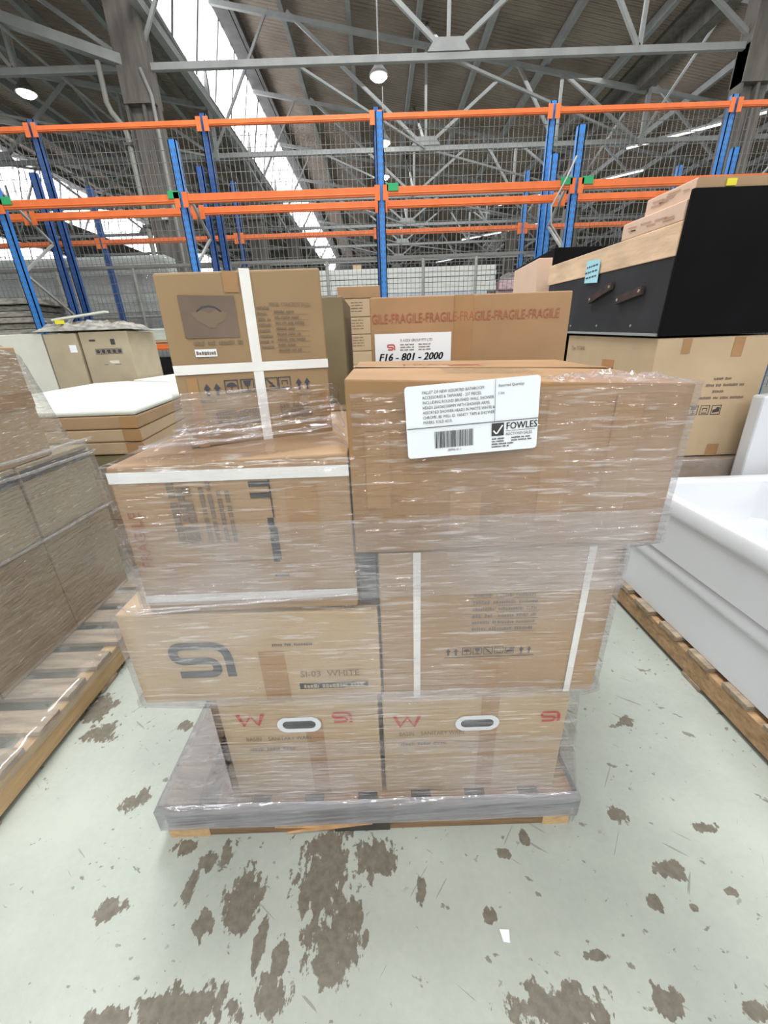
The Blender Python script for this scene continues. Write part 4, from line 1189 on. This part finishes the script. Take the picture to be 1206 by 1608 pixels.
# crate
tl = R(2.1)
cr = thing('black_crate', 'large black crate with a plywood band and blue note, on the tan carton at right', 'crate', (1.30, 1.99, 1.287), 0, None, tl)
MB().box(0, 1.15, .022, 1.42, 0, .318).build('crate_body', 'black_side', cr, bevel=.004)
MB().box(-.004, 1.16, .022, 1.44, .319, .445).build('plywood_band', 'plywood', cr, bevel=.003)
MB().box(0.0, 1.16, 0, .02, 0, .55).build('front_panel', 'black', cr, bevel=.003)
MB().box(-.008, .02, .022, 1.42, .0, .012).build('edge_rail', 'steel', cr)
for y, z, l, t in ((.60, .215, .24, -.06), (.30, .185, .22, -.035)):
    hb = MB(); hb.bar((-.012, y-l/2, z-t*.5), (-.012, y+l/2, z+t*.5-.0), .014, .036); h = hb.build('strap_handle', 'handle', cr)
    sc = MB()
    for s_ in (-1, 1): sc.tube([(-.022, y+s_*l*.42, z+s_*t*.42), (-.012, y+s_*l*.42, z+s_*t*.42)], .007, 8)
    sc.build('handle_screw', 'pipe', h)
for y in (.25, .6, .95, 1.2): MB().tube([(-.003, y, .045), (.0, y, .045)], .006, 8).build('screw', 'steel', cr)
nt_ = tag(MB().hexa([(1.288, 2.64, 1.585), (1.290, 2.64, 1.585), (1.290, 2.80, 1.600), (1.288, 2.80, 1.600), (1.288, 2.64, 1.70), (1.290, 2.64, 1.70), (1.290, 2.80, 1.72), (1.288, 2.80, 1.72)]).build('paper_note', 'bluenote'), 'pale blue paper note taped to the side of the black crate', 'note')
m_ = MB(); rnd = random.Random(5)
for i in range(3):
    y = 2.66
    while y < 2.78:
        l = rnd.uniform(.01, .03); z = 1.62+i*.028; m_.mesh([(1.2872, y, z), (1.2872, y+l, z), (1.2872, y+l, z+.008), (1.2872, y, z+.008)], [(0, 1, 2, 3)]); y += l+.008
nw = m_.build('note_writing', 'ink_grey', nt_)
def tilted(label, x0, x1, dy0, dy1, z0, z1, m='card_pink', name='carton'):
    r = thing(name, label, 'box', (1.30, 1.99, 1.287), 0, None, tl)
    b = MB(); panel_grid(b, x1-x0, dy1-dy0, z1-z0, (0, 0, 0, 0), .001); b.v = [(x+(x0+x1)/2, y+(dy0+dy1)/2, z+z0) for x, y, z in b.v]
    o = b.build('box_body', m, r); finish_weld(o)
    t_ = MB(); rnd = random.Random(int(dy1*100))
    for k in range(8):
        y = rnd.uniform(dy0+.03, dy1-.12); z = rnd.uniform(z0+.012, z1-.02); l = rnd.uniform(.03, .09)
        t_.mesh([(x0-.003, y, z), (x0-.003, y+l, z+.004), (x0-.003, y+l, z+.009), (x0-.003, y, z+.005)], [(0, 1, 2, 3)])
    t_.build('print', 'faded_print', r)
    return r
tilted('flat pinkish carton on the plywood band of the black crate, lower of two', .0, 1.1, .03, .50, .447, .520)
r = tilted('flat pinkish carton on top of the black crate, upper of two, with yellow sticker', .02, 1.1, .025, .36, .522, .590, 'card_pink')
mb = MB(); mb.box(.02, 1.1, .019, .022, .523, .588); mb.build('front_flap', 'card', r)
mb = MB(); mb.box(.135, .175, .014, .018, .556, .580); mb.build('yellow_sticker', 'yellow', r)
c = Carton('second black crate far behind the first at right', 1.40, 2.4, 3.62, 4.6, .13, 1.94, 'black', tape=None, name='black_crate', cat='crate')
c = Carton('pinkish upright carton edge beside the far black crate', 1.275, 1.385, 3.6, 4.2, .13, 1.87, 'card_pink', tape=None)
pallet('wooden pallet under the far black crate at right', 1.28, 2.4, 3.60, 4.6, .128)
tag(MB().tube([(2.62, 6.5, 2.2), (2.60, 6.5, 2.5), (2.42, 6.5, 2.72), (2.40, 6.5, 2.92), (2.55, 6.5, 3.2), (2.66, 6.5, 3.45)], .012, 8).build('hanging_cable', 'pipe', smooth=True), 'thin grey cable hanging past the right blue uprights', 'cable')
# leaning white item and brown edge at the far right
mb = MB(); mb.hexa([(1.80, 1.87, .13), (2.5, 1.86, .13), (2.5, 1.93, .13), (1.80, 1.94, .13), (1.755, 1.85, 1.02), (2.5, 1.84, 1.10), (2.5, 1.91, 1.10), (1.755, 1.92, 1.02)])
tag(mb.build('white_board', 'white', bevel=.01), 'white bluish panel standing at the right edge behind the bathtubs', 'board')
c = Carton('brown carton beside the upper bathtub at the right edge', 1.915, 2.4, 1.2, 1.84, .13, .63, 'card', tape='front')
tag(MB().box(1.93, 2.4, 1.3, 1.75, .635, .75).build('white_tray', 'white', bevel=.03), 'small rounded white tray on the brown carton at the right edge', 'tray')
# scrap of paper
tag(MB().hexa([(.243, .462, .001), (.258, .460, .001), (.262, .482, .001), (.240, .484, .001), (.243, .462, .003), (.258, .460, .002), (.262, .482, .004), (.240, .484, .002)]).build('paper_scrap', 'paper'), 'small white scrap of paper on the floor in front of the pallet', 'paper')
